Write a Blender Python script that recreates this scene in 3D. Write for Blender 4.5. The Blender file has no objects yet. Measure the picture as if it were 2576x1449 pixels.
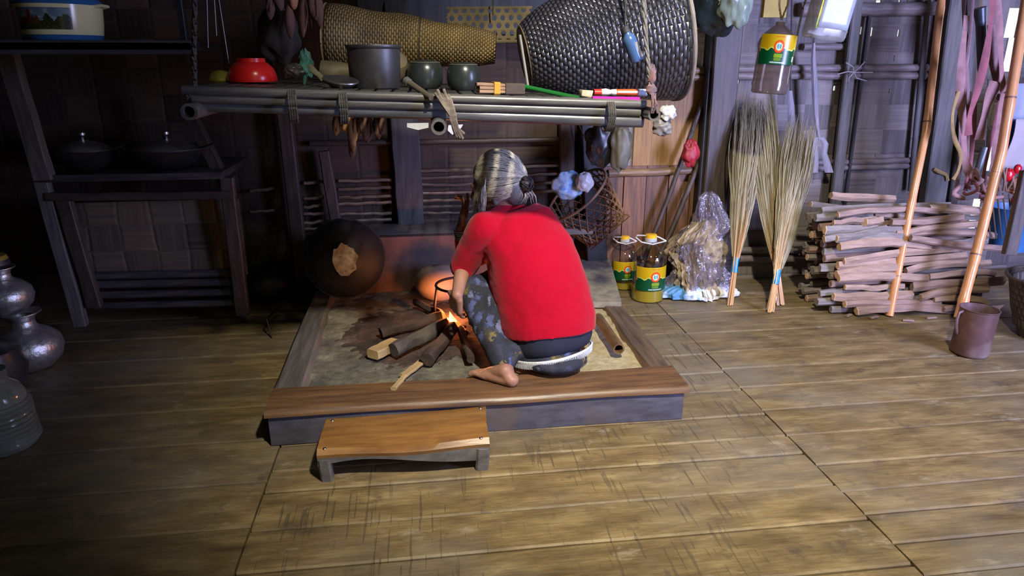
import bpy, bmesh, math, random
from mathutils import Vector, Matrix, Euler, noise
V = Vector
random.seed(7)
SC = bpy.context.scene
COL = SC.collection
# ---------------------------------------------------------------- camera, world, light
PITCH = math.atan(575/1740.0); YAW = math.radians(7.4); CAMH = 1.2; FPX = 1740.0; PW, PH = 2576, 1449
cd = bpy.data.cameras.new('camera'); cam = bpy.data.objects.new('camera', cd); COL.objects.link(cam)
cam.location = (0, 0, CAMH); cam.rotation_euler = (math.pi/2-PITCH, 0, -YAW)
cd.sensor_width = 36; cd.lens = 36*FPX/PW; cd.clip_start = 0.05; cd.clip_end = 60
SC.camera = cam
SC.view_settings.view_transform = 'Standard'; SC.view_settings.look = 'None'
SC.view_settings.gamma = 1; SC.view_settings.exposure = 0.0; SC.view_settings.use_curve_mapping = False
w = bpy.data.worlds.new('daylight'); SC.world = w; w.use_nodes = True
w.node_tree.nodes['Background'].inputs[0].default_value = (0.9, 0.95, 1, 1)
w.node_tree.nodes['Background'].inputs[1].default_value = 1.3
def lamp(name, kind, loc, target, power, color, **k):
    l = bpy.data.lights.new(name, kind); l.energy = power; l.color = color
    for a, b in k.items(): setattr(l, a, b)
    o = bpy.data.objects.new(name, l); COL.objects.link(o); o.location = loc
    o.rotation_euler = (V(target)-V(loc)).to_track_quat('-Z', 'Y').to_euler()
    return o
# overhead key spot, doorway skylight from the right, weak added fill from the front, hearth fire
lamp('overhead_key_spot', 'SPOT', (0.66, 0.28, 2.75), (0.90, 2.42, 0.0), 660, (1, 0.91, 0.75), spot_size=math.radians(69), spot_blend=1.0, shadow_soft_size=0.07)  # spot added below the closed ceiling, cone narrowed to keep the left dim
lamp('doorway_light', 'AREA', (3.3, 0.1, 1.25), (2.0, 3.5, 0.9), 94, (0.47, 0.50, 1.0), shape='RECTANGLE', size=0.8, size_y=1.5, spread=math.radians(100))
lamp('front_fill_light', 'AREA', (1.0, -0.9, 1.6), (0.4, 3.0, 0.5), 3.6, (0.92, 1.0, 0.86), shape='RECTANGLE', size=1.6, size_y=1.6)  # fill added before the closed front wall to lift the dark left side
lamp('fire_light', 'POINT', (0.10, 2.80, 0.21), (0, 0, 0), 5.5, (1, 0.30, 0.10), shadow_soft_size=0.03)
lamp('gap_light', 'AREA', (3.35, 3.35, 1.3), (2.4, 2.6, 0.3), 3, (1, 0.85, 0.75), shape='RECTANGLE', size=0.12, size_y=0.9)

# ---------------------------------------------------------------- helpers
def _ray(px, py):
    x = (px-PW/2)/FPX; y = -(py-PH/2)/FPX
    cp, sp = math.cos(PITCH), math.sin(PITCH); fy = cp+y*sp; fz = -sp+y*cp
    c, s = math.cos(YAW), math.sin(YAW)
    return V((x*c+fy*s, -x*s+fy*c, fz))
def at(px, py, Y):                       # point of the room seen there, at depth Y
    r = _ray(px, py); t = Y/r.y; return V((r.x*t, Y, CAMH+r.z*t))
def fl(px, py, z=0.0):                   # point of the room seen there, at height z
    r = _ray(px, py); t = (z-CAMH)/r.z; return V((r.x*t, r.y*t, z))
def tag(o, label=None, cat=None, group=None, kind=None):
    if label: o['label'] = label
    if cat: o['category'] = cat
    if group: o['group'] = group
    if kind: o['kind'] = kind
    return o
def thing(name, label, cat, loc, group=None):
    o = bpy.data.objects.new(name, None); COL.objects.link(o); o.location = loc; o.empty_display_size = .05
    return tag(o, label, cat, group)
def wloc(o):
    l = V((0, 0, 0))
    while o: l += V(o.location); o = o.parent
    return l
def frame(d, up=V((0, 0, 1))):
    d = V(d).normalized()
    if abs(d.dot(up)) > .98: up = V((1, 0, 0))
    a = d.cross(up).normalized(); b = a.cross(d).normalized()
    return a, b, d
class MB:
    def __init__(s): s.b = bmesh.new(); s.uv = s.b.loops.layers.uv.new('UV'); s.col = None
    def box(s, c, size, rot=None, bev=0.0, jit=0):
        hx, hy, hz = [q/2 for q in size]; R = Euler(rot).to_matrix() if rot else Matrix.Identity(3)
        vs = [s.b.verts.new(V(c)+R @ (V((x*hx, y*hy, z*hz))+V([random.uniform(-jit, jit) for _ in range(3)]))) for x in (-1, 1) for y in (-1, 1) for z in (-1, 1)]
        fs = [s.b.faces.new([vs[i] for i in f]) for f in ((0, 1, 3, 2), (4, 6, 7, 5), (0, 4, 5, 1), (2, 3, 7, 6), (0, 2, 6, 4), (1, 5, 7, 3))]
        if bev:
            es = list({e for f in fs for e in f.edges})
            bmesh.ops.bevel(s.b, geom=es, offset=bev, segments=2, affect='EDGES', profile=.6)
        return s
    def beam(s, p0, p1, wd, th, up=V((0, 0, 1)), bev=.003, n=1, wob=0):
        """board from p0 to p1, wd across, th along 'up'"""
        p0, p1 = V(p0), V(p1); a, b, d = frame(p1-p0, up)
        rings = []
        for i in range(n+1):
            c = p0.lerp(p1, i/n); k = 1+random.uniform(-wob, wob); o = a*random.uniform(-wob, wob)*wd*.3
            hw, ht = wd/2*k, th/2; e = min(bev, hw*.5, ht*.5)
            rings.append([c+o+a*x+b*y for x, y in ((-hw+e, -ht), (hw-e, -ht), (hw, -ht+e), (hw, ht-e), (hw-e, ht), (-hw+e, ht), (-hw, ht-e), (-hw, -ht+e))])
        return s.loft(rings, cap=True)
    def loft(s, rings, cap=False, closed=True, uvs=None):
        vr = [[s.b.verts.new(p) for p in r] for r in rings]; n = len(vr[0]); m = len(vr)
        for i in range(m-1):
            for j in range(n if closed else n-1):
                f = s.b.faces.new((vr[i][j], vr[i][(j+1) % n], vr[i+1][(j+1) % n], vr[i+1][j]))
                for l, (u, v) in zip(f.loops, ((j, i), (j+1, i), (j+1, i+1), (j, i+1))): l[s.uv].uv = (u/n, v/(m-1))
        if cap and n > 2:
            s.b.faces.new(list(reversed(vr[0]))); s.b.faces.new(vr[-1])
        return s
    def tube(s, pts, r, seg=8, cap=True, flat=1.0, up=V((0, 0, 1)), hollow=0):
        pts = [V(p) for p in pts]; n = len(pts); rr = r if isinstance(r, (list, tuple)) else [r]*n; rings = []
        for i, p in enumerate(pts):
            d = (pts[min(i+1, n-1)]-pts[max(i-1, 0)]); a, b, _ = frame(d, up)
            rings.append([p+a*math.cos(t)*rr[i]+b*math.sin(t)*rr[i]*flat for t in [2*math.pi*k/seg for k in range(seg)]])
        if hollow:                        # open tube with a wall: inner skin after the outer
            d0 = (pts[1]-pts[0]).normalized(); inner = []
            for i in (n-1, 0):
                c = pts[i]; inner.append([c+(q-c)*hollow for q in rings[i]])
            rings = rings+inner; rings.append(rings[0])
            return s.loft(rings, cap=False)
        return s.loft(rings, cap=cap)
    def cyl(s, p0, p1, r0, r1=None, seg=16, cap=True): return s.tube([p0, p1], [r0, r0 if r1 is None else r1], seg, cap)
    def lathe(s, prof, c, axis=V((0, 0, 1)), seg=32, cap=False, squash=1.0, wob=0):
        a, b, d = frame(axis, V((0, 1, 0))); c = V(c); rings = []
        for r, z in prof:
            r = max(r, .0004)
            rings.append([c+d*z+(a*math.cos(t)+b*math.sin(t)*squash)*r*(1+wob*math.sin(3*t+z*40)) for t in [2*math.pi*k/seg for k in range(seg)]])
        return s.loft(rings, cap=cap)
    def ell(s, c, r, rot=None, seg=20, rings=12, nz=0, nf=6):
        R = rot if isinstance(rot, Matrix) else (Euler(rot).to_matrix() if rot else Matrix.Identity(3)); c = V(c); rr = []
        for i in range(rings+1):
            th = math.pi*i/rings; q = []
            for k in range(seg):
                t = 2*math.pi*k/seg; n = V((math.sin(th)*math.cos(t), math.sin(th)*math.sin(t), math.cos(th)))
                f = 1+(nz*noise.noise(n*nf+c*9) if nz else 0)
                sth = max(math.sin(th), .012); n = V((sth*math.cos(t), sth*math.sin(t), math.cos(th)))
                q.append(c+R @ V((n.x*r[0]*f, n.y*r[1]*f, n.z*r[2]*f)))
            rr.append(q)
        return s.loft(list(reversed(rr)), cap=True)
    def caps(s, p0, p1, r0, r1, seg=16):
        p0, p1 = V(p0), V(p1); a, b, d = frame(p1-p0); rings = []
        for k in range(5):
            t = math.pi/2*(1-k/4); rings.append((p0-d*math.sin(t)*r0, max(math.cos(t)*r0, .001)))
        for k in range(5):
            t = math.pi/2*k/4; rings.append((p1+d*math.sin(t)*r1, max(math.cos(t)*r1, .001)))
        return s.loft([[c+a*math.cos(2*math.pi*j/seg)*r+b*math.sin(2*math.pi*j/seg)*r for j in range(seg)] for c, r in rings], cap=True)
    def grid(s, f, nu, nv, color=None, back=False):
        vs = [[s.b.verts.new(f(i/nu, j/nv)) for j in range(nv+1)] for i in range(nu+1)]
        if color and not s.col: s.col = s.b.loops.layers.color.new('paint')
        for i in range(nu):
            for j in range(nv):
                fc = s.b.faces.new((vs[i][j], vs[i+1][j], vs[i+1][j+1], vs[i][j+1]))
                for l, (u, v) in zip(fc.loops, ((i, j), (i+1, j), (i+1, j+1), (i, j+1))): l[s.uv].uv = (u/nu, v/nv)
                if color:
                    c = color((i+.5)/nu, (j+.5)/nv)
                    for l in fc.loops: l[s.col] = (c[0], c[1], c[2], 1)
        return s
    def poly(s, pts): s.b.faces.new([s.b.verts.new(p) for p in pts]); return s
    def build(s, name, m, parent=None, loc=None, smooth=True, vox=0, sub=0, smo=0, solid=0, label=None, angle=40, kind=None):
        o0 = V(loc) if loc is not None else (wloc(parent) if parent else V((0, 0, 0)))
        for v in s.b.verts: v.co -= o0
        bmesh.ops.recalc_face_normals(s.b, faces=s.b.faces)
        me = bpy.data.meshes.new(name); s.b.to_mesh(me); s.b.free()
        o = bpy.data.objects.new(name, me); COL.objects.link(o)
        if parent: o.parent = parent; o.location = o0-wloc(parent)
        else: o.location = o0
        me.materials.append(m)
        if smooth:
            me.polygons.foreach_set('use_smooth', [True]*len(me.polygons))
            if not vox and not sub:
                try: me.set_sharp_from_angle(angle=math.radians(angle))
                except Exception: pass
        if solid:
            q = o.modifiers.new('solid', 'SOLIDIFY'); q.thickness = solid; q.offset = 0
        if vox:
            q = o.modifiers.new('remesh', 'REMESH'); q.mode = 'VOXEL'; q.voxel_size = vox; q.use_smooth_shade = True
            if smo: q = o.modifiers.new('smooth', 'SMOOTH'); q.iterations = smo; q.factor = .6
        if sub:
            q = o.modifiers.new('sub', 'SUBSURF'); q.levels = sub; q.render_levels = sub
        if label: o['label'] = label
        if kind: o['kind'] = kind
        return o
def copy_tree(o, parent=None):
    c = o.copy(); COL.objects.link(c); c.parent = parent
    for ch in list(o.children): copy_tree(ch, c)
    return c

# ---------------------------------------------------------------- materials
def newmat(name):
    m = bpy.data.materials.new(name); m.use_nodes = True; nt = m.node_tree
    return m, nt, nt.nodes['Principled BSDF']
def nd(nt, t, **k):
    n = nt.nodes.new(t)
    for a, b in k.items():
        if isinstance(a, str) and a.startswith('i_'): n.inputs[a[2:].replace('_', ' ')].default_value = b
        else: setattr(n, a, b)
    return n
def coords(nt, src='Object', scale=(1, 1, 1), rot=(0, 0, 0)):
    tc = nd(nt, 'ShaderNodeTexCoord'); mp = nd(nt, 'ShaderNodeMapping'); mp.inputs['Scale'].default_value = scale; mp.inputs['Rotation'].default_value = rot
    nt.links.new(tc.outputs[src], mp.inputs[0]); return mp.outputs[0]
def ramp(nt, fac, stops, interp='LINEAR'):
    r = nd(nt, 'ShaderNodeValToRGB'); cr = r.color_ramp; cr.interpolation = interp
    while len(cr.elements) < len(stops): cr.elements.new(.5)
    for e, (p, c) in zip(cr.elements, stops): e.position = p; e.color = (c[0], c[1], c[2], 1) if hasattr(c, '__len__') else (c, c, c, 1)
    nt.links.new(fac, r.inputs[0]); return r.outputs[0]
def mixc(nt, fac, a, b, mode='MIX'):
    n = nd(nt, 'ShaderNodeMix', data_type='RGBA', blend_type=mode)
    for sock, x in ((n.inputs[0], fac), (n.inputs[6], a), (n.inputs[7], b)):
        if isinstance(x, (int, float)): sock.default_value = x
        elif isinstance(x, (tuple, list)): sock.default_value = (x[0], x[1], x[2], 1)
        else: nt.links.new(x, sock)
    return n.outputs[2]
def math_(nt, op, a, b=0.0, c=0.0):
    n = nd(nt, 'ShaderNodeMath', operation=op)
    for i, x in enumerate((a, b, c)):
        if isinstance(x, (int, float)): n.inputs[i].default_value = x
        else: nt.links.new(x, n.inputs[i])
    return n.outputs[0]
def bump(nt, bsdf, h, strength=.4, dist=.01):
    n = nd(nt, 'ShaderNodeBump'); n.inputs['Strength'].default_value = strength; n.inputs['Distance'].default_value = dist
    nt.links.new(h, n.inputs['Height']); nt.links.new(n.outputs[0], bsdf.inputs['Normal'])
def noise_t(nt, vec, scale, detail=5, rough=.6):
    n = nd(nt, 'ShaderNodeTexNoise'); n.inputs['Scale'].default_value = scale; n.inputs['Detail'].default_value = detail; n.inputs['Roughness'].default_value = rough
    nt.links.new(vec, n.inputs['Vector']); return n.outputs['Fac']
MATS = {}
def M(name, c1, c2=None, scale=8, st=(1, 1, 1), rough=.7, metal=0, bmp=.3, bd=.004, dirt=None, spec=.5, island=0, rot=(0, 0, 0), contrast=.18, rvar=0):
    if name in MATS: return MATS[name]
    m, nt, b = newmat(name); vec = coords(nt, scale=st, rot=rot)
    c2 = c2 or tuple(x*.6 for x in c1)
    n = noise_t(nt, vec, scale, 6, .62)
    col = ramp(nt, n, [(.5-contrast, c2), (.5+contrast, c1)])
    if dirt:
        d = noise_t(nt, coords(nt), 3.1, 4); col = mixc(nt, ramp(nt, d, [(.5, 0), (.68, 1)]), col, dirt)
    if island:
        g = nd(nt, 'ShaderNodeNewGeometry'); hsv = nd(nt, 'ShaderNodeHueSaturation')
        nt.links.new(math_(nt, 'MULTIPLY_ADD', g.outputs['Random Per Island'], 2*island, 1-island), hsv.inputs['Value']); nt.links.new(col, hsv.inputs['Color']); col = hsv.outputs[0]
    nt.links.new(col, b.inputs['Base Color']); b.inputs['Metallic'].default_value = metal; b.inputs['Specular IOR Level'].default_value = spec
    if rvar: nt.links.new(math_(nt, 'MULTIPLY_ADD', n, rvar, rough-rvar/2), b.inputs['Roughness'])
    else: b.inputs['Roughness'].default_value = rough
    if bmp: bump(nt, b, n, bmp, bd)
    MATS[name] = m; return m
def clear(name, tint, gloss=.25, rough=.08, body=None, bodyf=0.0, wr=0):
    """thin clear plastic film or bottle wall, optionally dusty"""
    m, nt, b = newmat(name); out = nt.nodes['Material Output']
    tr = nd(nt, 'ShaderNodeBsdfTransparent'); tr.inputs[0].default_value = (*tint, 1)
    gl = nd(nt, 'ShaderNodeBsdfGlossy'); gl.inputs['Roughness'].default_value = rough
    lw = nd(nt, 'ShaderNodeLayerWeight'); lw.inputs[0].default_value = .35
    f = math_(nt, 'MULTIPLY_ADD', lw.outputs['Facing'], gloss, .03)
    mx = nd(nt, 'ShaderNodeMixShader'); nt.links.new(f, mx.inputs[0]); nt.links.new(tr.outputs[0], mx.inputs[1]); nt.links.new(gl.outputs[0], mx.inputs[2]); last = mx.outputs[0]
    if body:
        df = nd(nt, 'ShaderNodeBsdfDiffuse'); df.inputs[0].default_value = (*body, 1); mx2 = nd(nt, 'ShaderNodeMixShader')
        nz = noise_t(nt, coords(nt), 14, 4); nt.links.new(math_(nt, 'MULTIPLY', ramp(nt, nz, [(.3, .5), (.7, 1)]), bodyf), mx2.inputs[0]); nt.links.new(last, mx2.inputs[1]); nt.links.new(df.outputs[0], mx2.inputs[2]); last = mx2.outputs[0]
    if wr:
        bp = nd(nt, 'ShaderNodeBump'); bp.inputs['Strength'].default_value = wr; bp.inputs['Distance'].default_value = .02
        nt.links.new(noise_t(nt, coords(nt), 22, 3), bp.inputs['Height']); nt.links.new(bp.outputs[0], gl.inputs['Normal'])
    nt.links.new(last, out.inputs[0]); return m
def emis(name, col, s):
    m, nt, b = newmat(name); b.inputs['Base Color'].default_value = (0, 0, 0, 1); b.inputs['Emission Color'].default_value = (*col, 1); b.inputs['Emission Strength'].default_value = s; return m
def painted(name, rough=.4):
    m, nt, b = newmat(name); a = nd(nt, 'ShaderNodeVertexColor', layer_name='paint'); nt.links.new(a.outputs[0], b.inputs['Base Color']); b.inputs['Roughness'].default_value = rough; return m
def weave_uv(name, c1, c2, nu, nv, rough=.35, strength=.9, squash=.5, spec=.6, dist=.006):
    """strip weave laid out on the lathe's own UVs"""
    m, nt, b = newmat(name); vec = coords(nt, 'UV', (nu, nv, 1))
    sep = nd(nt, 'ShaderNodeSeparateXYZ'); nt.links.new(vec, sep.inputs[0]); U, W_ = sep.outputs[0], sep.outputs[1]
    row = math_(nt, 'FLOOR', W_); off = math_(nt, 'MULTIPLY', math_(nt, 'FLOORED_MODULO', row, 2), .5)
    fx = math_(nt, 'FRACT', math_(nt, 'ADD', U, off)); fy = math_(nt, 'FRACT', W_)
    h = math_(nt, 'MULTIPLY', math_(nt, 'SINE', math_(nt, 'MULTIPLY', fx, math.pi)), math_(nt, 'POWER', math_(nt, 'SINE', math_(nt, 'MULTIPLY', fy, math.pi)), .6))
    n = noise_t(nt, coords(nt, scale=(1, 1, 1)), 9, 4); base = ramp(nt, n, [(.3, c2), (.7, c1)])
    nt.links.new(mixc(nt, 1.0, base, ramp(nt, h, [(0, .15), (.55, 1)]), 'MULTIPLY'), b.inputs['Base Color'])
    b.inputs['Roughness'].default_value = rough; b.inputs['Specular IOR Level'].default_value = spec
    bump(nt, b, h, strength, dist); return m
def woven_wall(name, c1, c2, s=.13, rough=.75, spec=.3, ax='XZ'):
    """broad flattened-bamboo weave: alternating blocks of upright and level strips"""
    m, nt, b = newmat(name); vec = coords(nt, rot=(math.radians(90), 0, 0) if ax == 'XZ' else (0, math.radians(90), 0))
    sep = nd(nt, 'ShaderNodeSeparateXYZ'); nt.links.new(vec, sep.inputs[0])
    wob = math_(nt, 'MULTIPLY', noise_t(nt, coords(nt), 4, 2), .03)
    u = math_(nt, 'ADD', sep.outputs[0], wob); v = math_(nt, 'ADD', sep.outputs[1], wob)
    fu = math_(nt, 'FLOOR', math_(nt, 'DIVIDE', u, s)); fv = math_(nt, 'FLOOR', math_(nt, 'DIVIDE', v, s*.85))
    chk = math_(nt, 'FLOORED_MODULO', math_(nt, 'ADD', fu, fv), 2)
    a = noise_t(nt, coords(nt, scale=(70, 70, 2.5)), 1, 4); c = noise_t(nt, coords(nt, scale=(3, 3, 70)), 1, 4)
    g = mixc(nt, chk, a, c)
    wn = nd(nt, 'ShaderNodeTexWhiteNoise', noise_dimensions='2D'); cb = nd(nt, 'ShaderNodeCombineXYZ'); nt.links.new(fu, cb.inputs[0]); nt.links.new(fv, cb.inputs[1]); nt.links.new(cb.outputs[0], wn.inputs['Vector'])
    fac = math_(nt, 'ADD', math_(nt, 'MULTIPLY', g, .7), math_(nt, 'MULTIPLY', wn.outputs[0], .35))
    fac = math_(nt, 'ADD', fac, math_(nt, 'MULTIPLY', chk, .06))
    nt.links.new(ramp(nt, fac, [(.22, c2), (.8, c1)]), b.inputs['Base Color']); b.inputs['Roughness'].default_value = rough; b.inputs['Specular IOR Level'].default_value = spec
    uu = math_(nt, 'ABSOLUTE', math_(nt, 'SUBTRACT', math_(nt, 'FRACT', math_(nt, 'DIVIDE', u, s)), .5)); vv = math_(nt, 'ABSOLUTE', math_(nt, 'SUBTRACT', math_(nt, 'FRACT', math_(nt, 'DIVIDE', v, s*.85)), .5))
    edge = math_(nt, 'MAXIMUM', uu, vv); h = math_(nt, 'SUBTRACT', math_(nt, 'MULTIPLY', g, .4), math_(nt, 'MULTIPLY', ramp(nt, edge, [(.42, 0), (.5, 1)]), .6))
    bump(nt, b, h, .6, .008); return m
# ---------------------------------------------------------------- shared materials
soot = M('soot_wood', (.022, .021, .02), (.008, .008, .008), 10, (1, 1, 1), .55, bmp=.3)
soot2 = M('smoked_bamboo', (.075, .07, .065), (.02, .02, .022), 6, (1, 8, 8), .38, bmp=.25, spec=.6)
dkwood = M('smoked_board', (.07, .05, .038), (.022, .017, .014), 5, (2, 12, 12), .5, bmp=.35)
dkwoodz = M('smoked_post', (.085, .06, .045), (.028, .022, .018), 5, (12, 12, 1.2), .55, bmp=.35)
greypost = M('weathered_post', (.15, .14, .125), (.07, .066, .06), 5, (14, 14, 1.0), .7, bmp=.3)
slatm = M('bamboo_slat', (.24, .19, .13), (.10, .075, .05), 5, (1.5, 14, 14), .6, bmp=.3, island=.3)
rope = M('sooty_rope', (.10, .09, .08), (.03, .028, .025), 60, (1, 1, 3), .9, bmp=.6)
ironm = M('black_iron', (.035, .028, .025), (.015, .012, .01), 30, rough=.5, metal=.6, bmp=.3)
alum = M('aluminium', (.62, .62, .60), (.38, .38, .37), 9, rough=.3, metal=1, bmp=.25, bd=.006, rvar=.2)
alumd = M('sooty_aluminium', (.13, .13, .135), (.07, .07, .075), 6, rough=.42, metal=.7, bmp=.15, dirt=(.05, .05, .05))
leafdry = M('dry_straw', (.40, .30, .14), (.18, .12, .05), 12, (1, 1, 1), .7, bmp=.3, island=.3)

# ---------------------------------------------------------------- floor: flattened bamboo planks in three bays
FOX = 0.0
def floor_mat():
    m, nt, b = newmat('worn_bamboo_floor')
    g = nd(nt, 'ShaderNodeNewGeometry')
    base = ramp(nt, noise_t(nt, coords(nt, scale=(1.6, 6, 1)), 3, 6, .65), [(.30, (.115, .080, .035)), (.5, (.225, .165, .072)), (.72, (.385, .30, .140))])
    fine = noise_t(nt, coords(nt, scale=(3, 40, 1)), 4, 5); base = mixc(nt, .45, base, ramp(nt, fine, [(.3, (.35, .33, .3)), (.7, (1, 1, 1))]), 'MULTIPLY')
    base = mixc(nt, .8, base, ramp(nt, g.outputs['Random Per Island'], [(0, (.72, .70, .66)), (1, (1.08, 1.04, 1.0))]), 'MULTIPLY')
    spots = noise_t(nt, coords(nt), 7, 5, .7); base = mixc(nt, ramp(nt, spots, [(.58, 0), (.70, .85)]), base, (.075, .052, .032))
    grey = noise_t(nt, coords(nt), 1.3, 4); base = mixc(nt, ramp(nt, grey, [(.46, 0), (.66, .6)]), base, (.20, .185, .155))
    pale = noise_t(nt, coords(nt, scale=(1, 2, 1)), 5, 5, .7); base = mixc(nt, ramp(nt, pale, [(.60, 0), (.74, .55)]), base, (.45, .40, .30))
    slit = noise_t(nt, coords(nt, scale=(55, 3.2, 1), rot=(0, 0, .06)), 1.6, 2, .4); msk = noise_t(nt, coords(nt, scale=(1, 1, 1)), 2.3, 3)
    sl = math_(nt, 'MULTIPLY', ramp(nt, slit, [(.61, 0), (.65, 1)]), ramp(nt, msk, [(.42, 0), (.54, .9)]))
    sp_ = nd(nt, 'ShaderNodeSeparateXYZ'); nt.links.new(coords(nt), sp_.inputs[0]); sl = math_(nt, 'MULTIPLY', sl, math_(nt, 'LESS_THAN', math_(nt, 'ABSOLUTE', math_(nt, 'SUBTRACT', sp_.outputs[0], .343-FOX)), .84))
    base = mixc(nt, math_(nt, 'MULTIPLY', sl, .75), base, (.085, .065, .045))
    nt.links.new(base, b.inputs['Base Color']); nt.links.new(ramp(nt, spots, [(.3, .42), (.7, .65)]), b.inputs['Roughness'])
    b.inputs['Specular IOR Level'].default_value = .45
    bump(nt, b, math_(nt, 'SUBTRACT', fine, math_(nt, 'MULTIPLY', sl, 1.2)), .45, .004); return m
FM = floor_mat()
f = MB()
f.box((0.6, 1.6, -.09), (7.6, 5.6, .06))
bays = [(-3.0, -.497, [-1.1, -.8, -.45, -.1, .2, .5, .8, 1.1, 1.38, 1.655, 1.872, 2.12, 2.36, 2.6, 2.85, 3.1, 3.35, 3.6, 3.9, 4.3]),
        (-.497, 1.183, [-1.1, -.8, -.5, -.2, .1, .4, .7, .95, 1.12, 1.29, 1.47, 1.635, 1.81, 1.92, 2.07, 2.26, 2.42, 2.6, 2.85, 3.1, 3.35, 3.6, 3.9, 4.3]),
        (1.183, 3.9, [-1.1, -.8, -.45, -.1, .2, .5, .75, .96, 1.13, 1.25, 1.37, 1.49, 1.60, 1.74, 1.92, 2.10, 2.285, 2.45, 2.62, 2.84, 3.1, 3.35, 3.6, 3.9, 4.3])]
for x0, x1, ys in bays:
    for a, c in zip(ys, ys[1:]):
        n = max(3, int((x1-x0)/.35)); lift = random.uniform(-.004, .0); rings = []
        for i in range(n+1):
            x = x0+.003+(x1-x0-.006)*i/n; j0 = .004*noise.noise(V((x*1.7, a*9, 0))); j1 = .004*noise.noise(V((x*1.7, c*9, 0)))
            y0, y1 = a+j0+.0022, c+j1-.0022; zc = lift+.002*noise.noise(V((x*2, a*5, 3)))
            rings.append([(x, y0, -.05), (x, y0, zc-.004), (x, y0+.006, zc), (x, (y0+y1)/2, zc+.0015), (x, y1-.006, zc), (x, y1, zc-.004), (x, y1, -.05)])
        f.loft([[V(p) for p in r] for r in rings], cap=True)
flr = f.build('floor', FM, angle=30); tag(flr, kind='structure')

# ---------------------------------------------------------------- walls
WY = 3.62
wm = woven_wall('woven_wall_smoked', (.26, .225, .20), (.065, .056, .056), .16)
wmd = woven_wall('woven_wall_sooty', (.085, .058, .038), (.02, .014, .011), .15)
holes = [(2165, 77, 4, 14), (2192, 80, 5, 16), (2259, 83, 5, 12), (2247, 147, 3, 12), (2235, 228, 2, 9), (2380, 302, 4, 12), (2402, 262, 3, 10), (2120, 75, 3, 11), (2133, 77, 5, 8), (2098, 222, 6, 9), (2209, 4, 12, 5), (2262, 2, 5, 5), (2460, 120, 5, 12), (2372, 388, 4, 8), (2200, 391, 3, 6), (2280, 3, 3, 6), (1857, 205, 3, 9), (1846, 290, 3, 10), (1836, 370, 2, 9), (1961, 595, 2, 6), (2010, 640, 3, 5), (2290, 228, 2, 8)]
def holed_wall(name, x0, x1, z0, z1, y, hs, mat):
    rects = []
    for px, py, hw, hh in hs:
        c = at(px, py, y); k = 3.9/1740; rects.append((c.x-hw*k*.55, c.x+hw*k*.55, c.z-hh*k*.6, c.z+hh*k*.6))
    rects += [r for r in EXTRA if x0 < r[0] < x1]
    xs = sorted({x0, x1, *[r[0] for r in rects], *[r[1] for r in rects]}); zs = sorted({z0, z1, *[r[2] for r in rects], *[r[3] for r in rects]})
    xs = [x for x in xs if x0 <= x <= x1]; zs = [z for z in zs if z0 <= z <= z1]
    b = MB(); vd = {}
    def vv(i, j, s):
        if (i, j, s) not in vd: vd[i, j, s] = b.b.verts.new((xs[i], y+s*.012, zs[j]))
        return vd[i, j, s]
    for i in range(len(xs)-1):
        for j in range(len(zs)-1):
            cx, cz = (xs[i]+xs[i+1])/2, (zs[j]+zs[j+1])/2
            if any(r[0] < cx < r[1] and r[2] < cz < r[3] for r in rects): continue
            b.b.faces.new((vv(i, j, 0), vv(i+1, j, 0), vv(i+1, j+1, 0), vv(i, j+1, 0)))
    o = b.build(name, mat, smooth=False); q = o.modifiers.new('thick', 'SOLIDIFY'); q.thickness = .012; q.offset = 0
    return tag(o, kind='structure')
def gapr(xa, xb, ya, yb): ym = (ya+yb)/2; return (at(xa, ym, WY).x, at(xb, ym, WY).x, at(xa, yb, WY).z, at(xa, ya, WY).z)
EXTRA = [gapr(2530, 2560, 20, 95), gapr(2527, 2556, 95, 180), gapr(2482, 2500, 340, 430), gapr(2440, 2462, 500, 575), gapr(2468, 2476, 430, 480)]
xL = at(1500, 400, WY).x
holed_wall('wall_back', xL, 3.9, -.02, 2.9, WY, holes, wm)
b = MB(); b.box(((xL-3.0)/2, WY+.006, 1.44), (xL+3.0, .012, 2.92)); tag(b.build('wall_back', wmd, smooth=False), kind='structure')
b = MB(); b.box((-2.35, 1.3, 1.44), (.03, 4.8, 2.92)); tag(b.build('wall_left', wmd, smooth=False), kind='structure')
wr = woven_wall('woven_wall_side', (.20, .175, .155), (.05, .043, .042), .16, ax='YZ')
b = MB(); b.box((3.75, 2.25, 1.44), (.03, 2.8, 2.92)); b.box((3.75, -.9, 1.44), (.03, .6, 2.92)); b.box((3.75, .15, 2.35), (.03, 1.6, 1.1)); tag(b.build('wall_right', wr, smooth=False), kind='structure')
b = MB(); b.box((.7, -1.15, 1.44), (6.2, .03, 2.92)); tag(b.build('wall_front', wm, smooth=False), kind='structure')
# roof: sooty bamboo ceiling, closed, without a hatch
b = MB()
for i in range(34):
    y = -1.1+i*.142
    b.box((.7, y, 2.92), (6.3, .136, .02))
tag(b.build('ceiling', soot, smooth=False), kind='structure')

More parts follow.
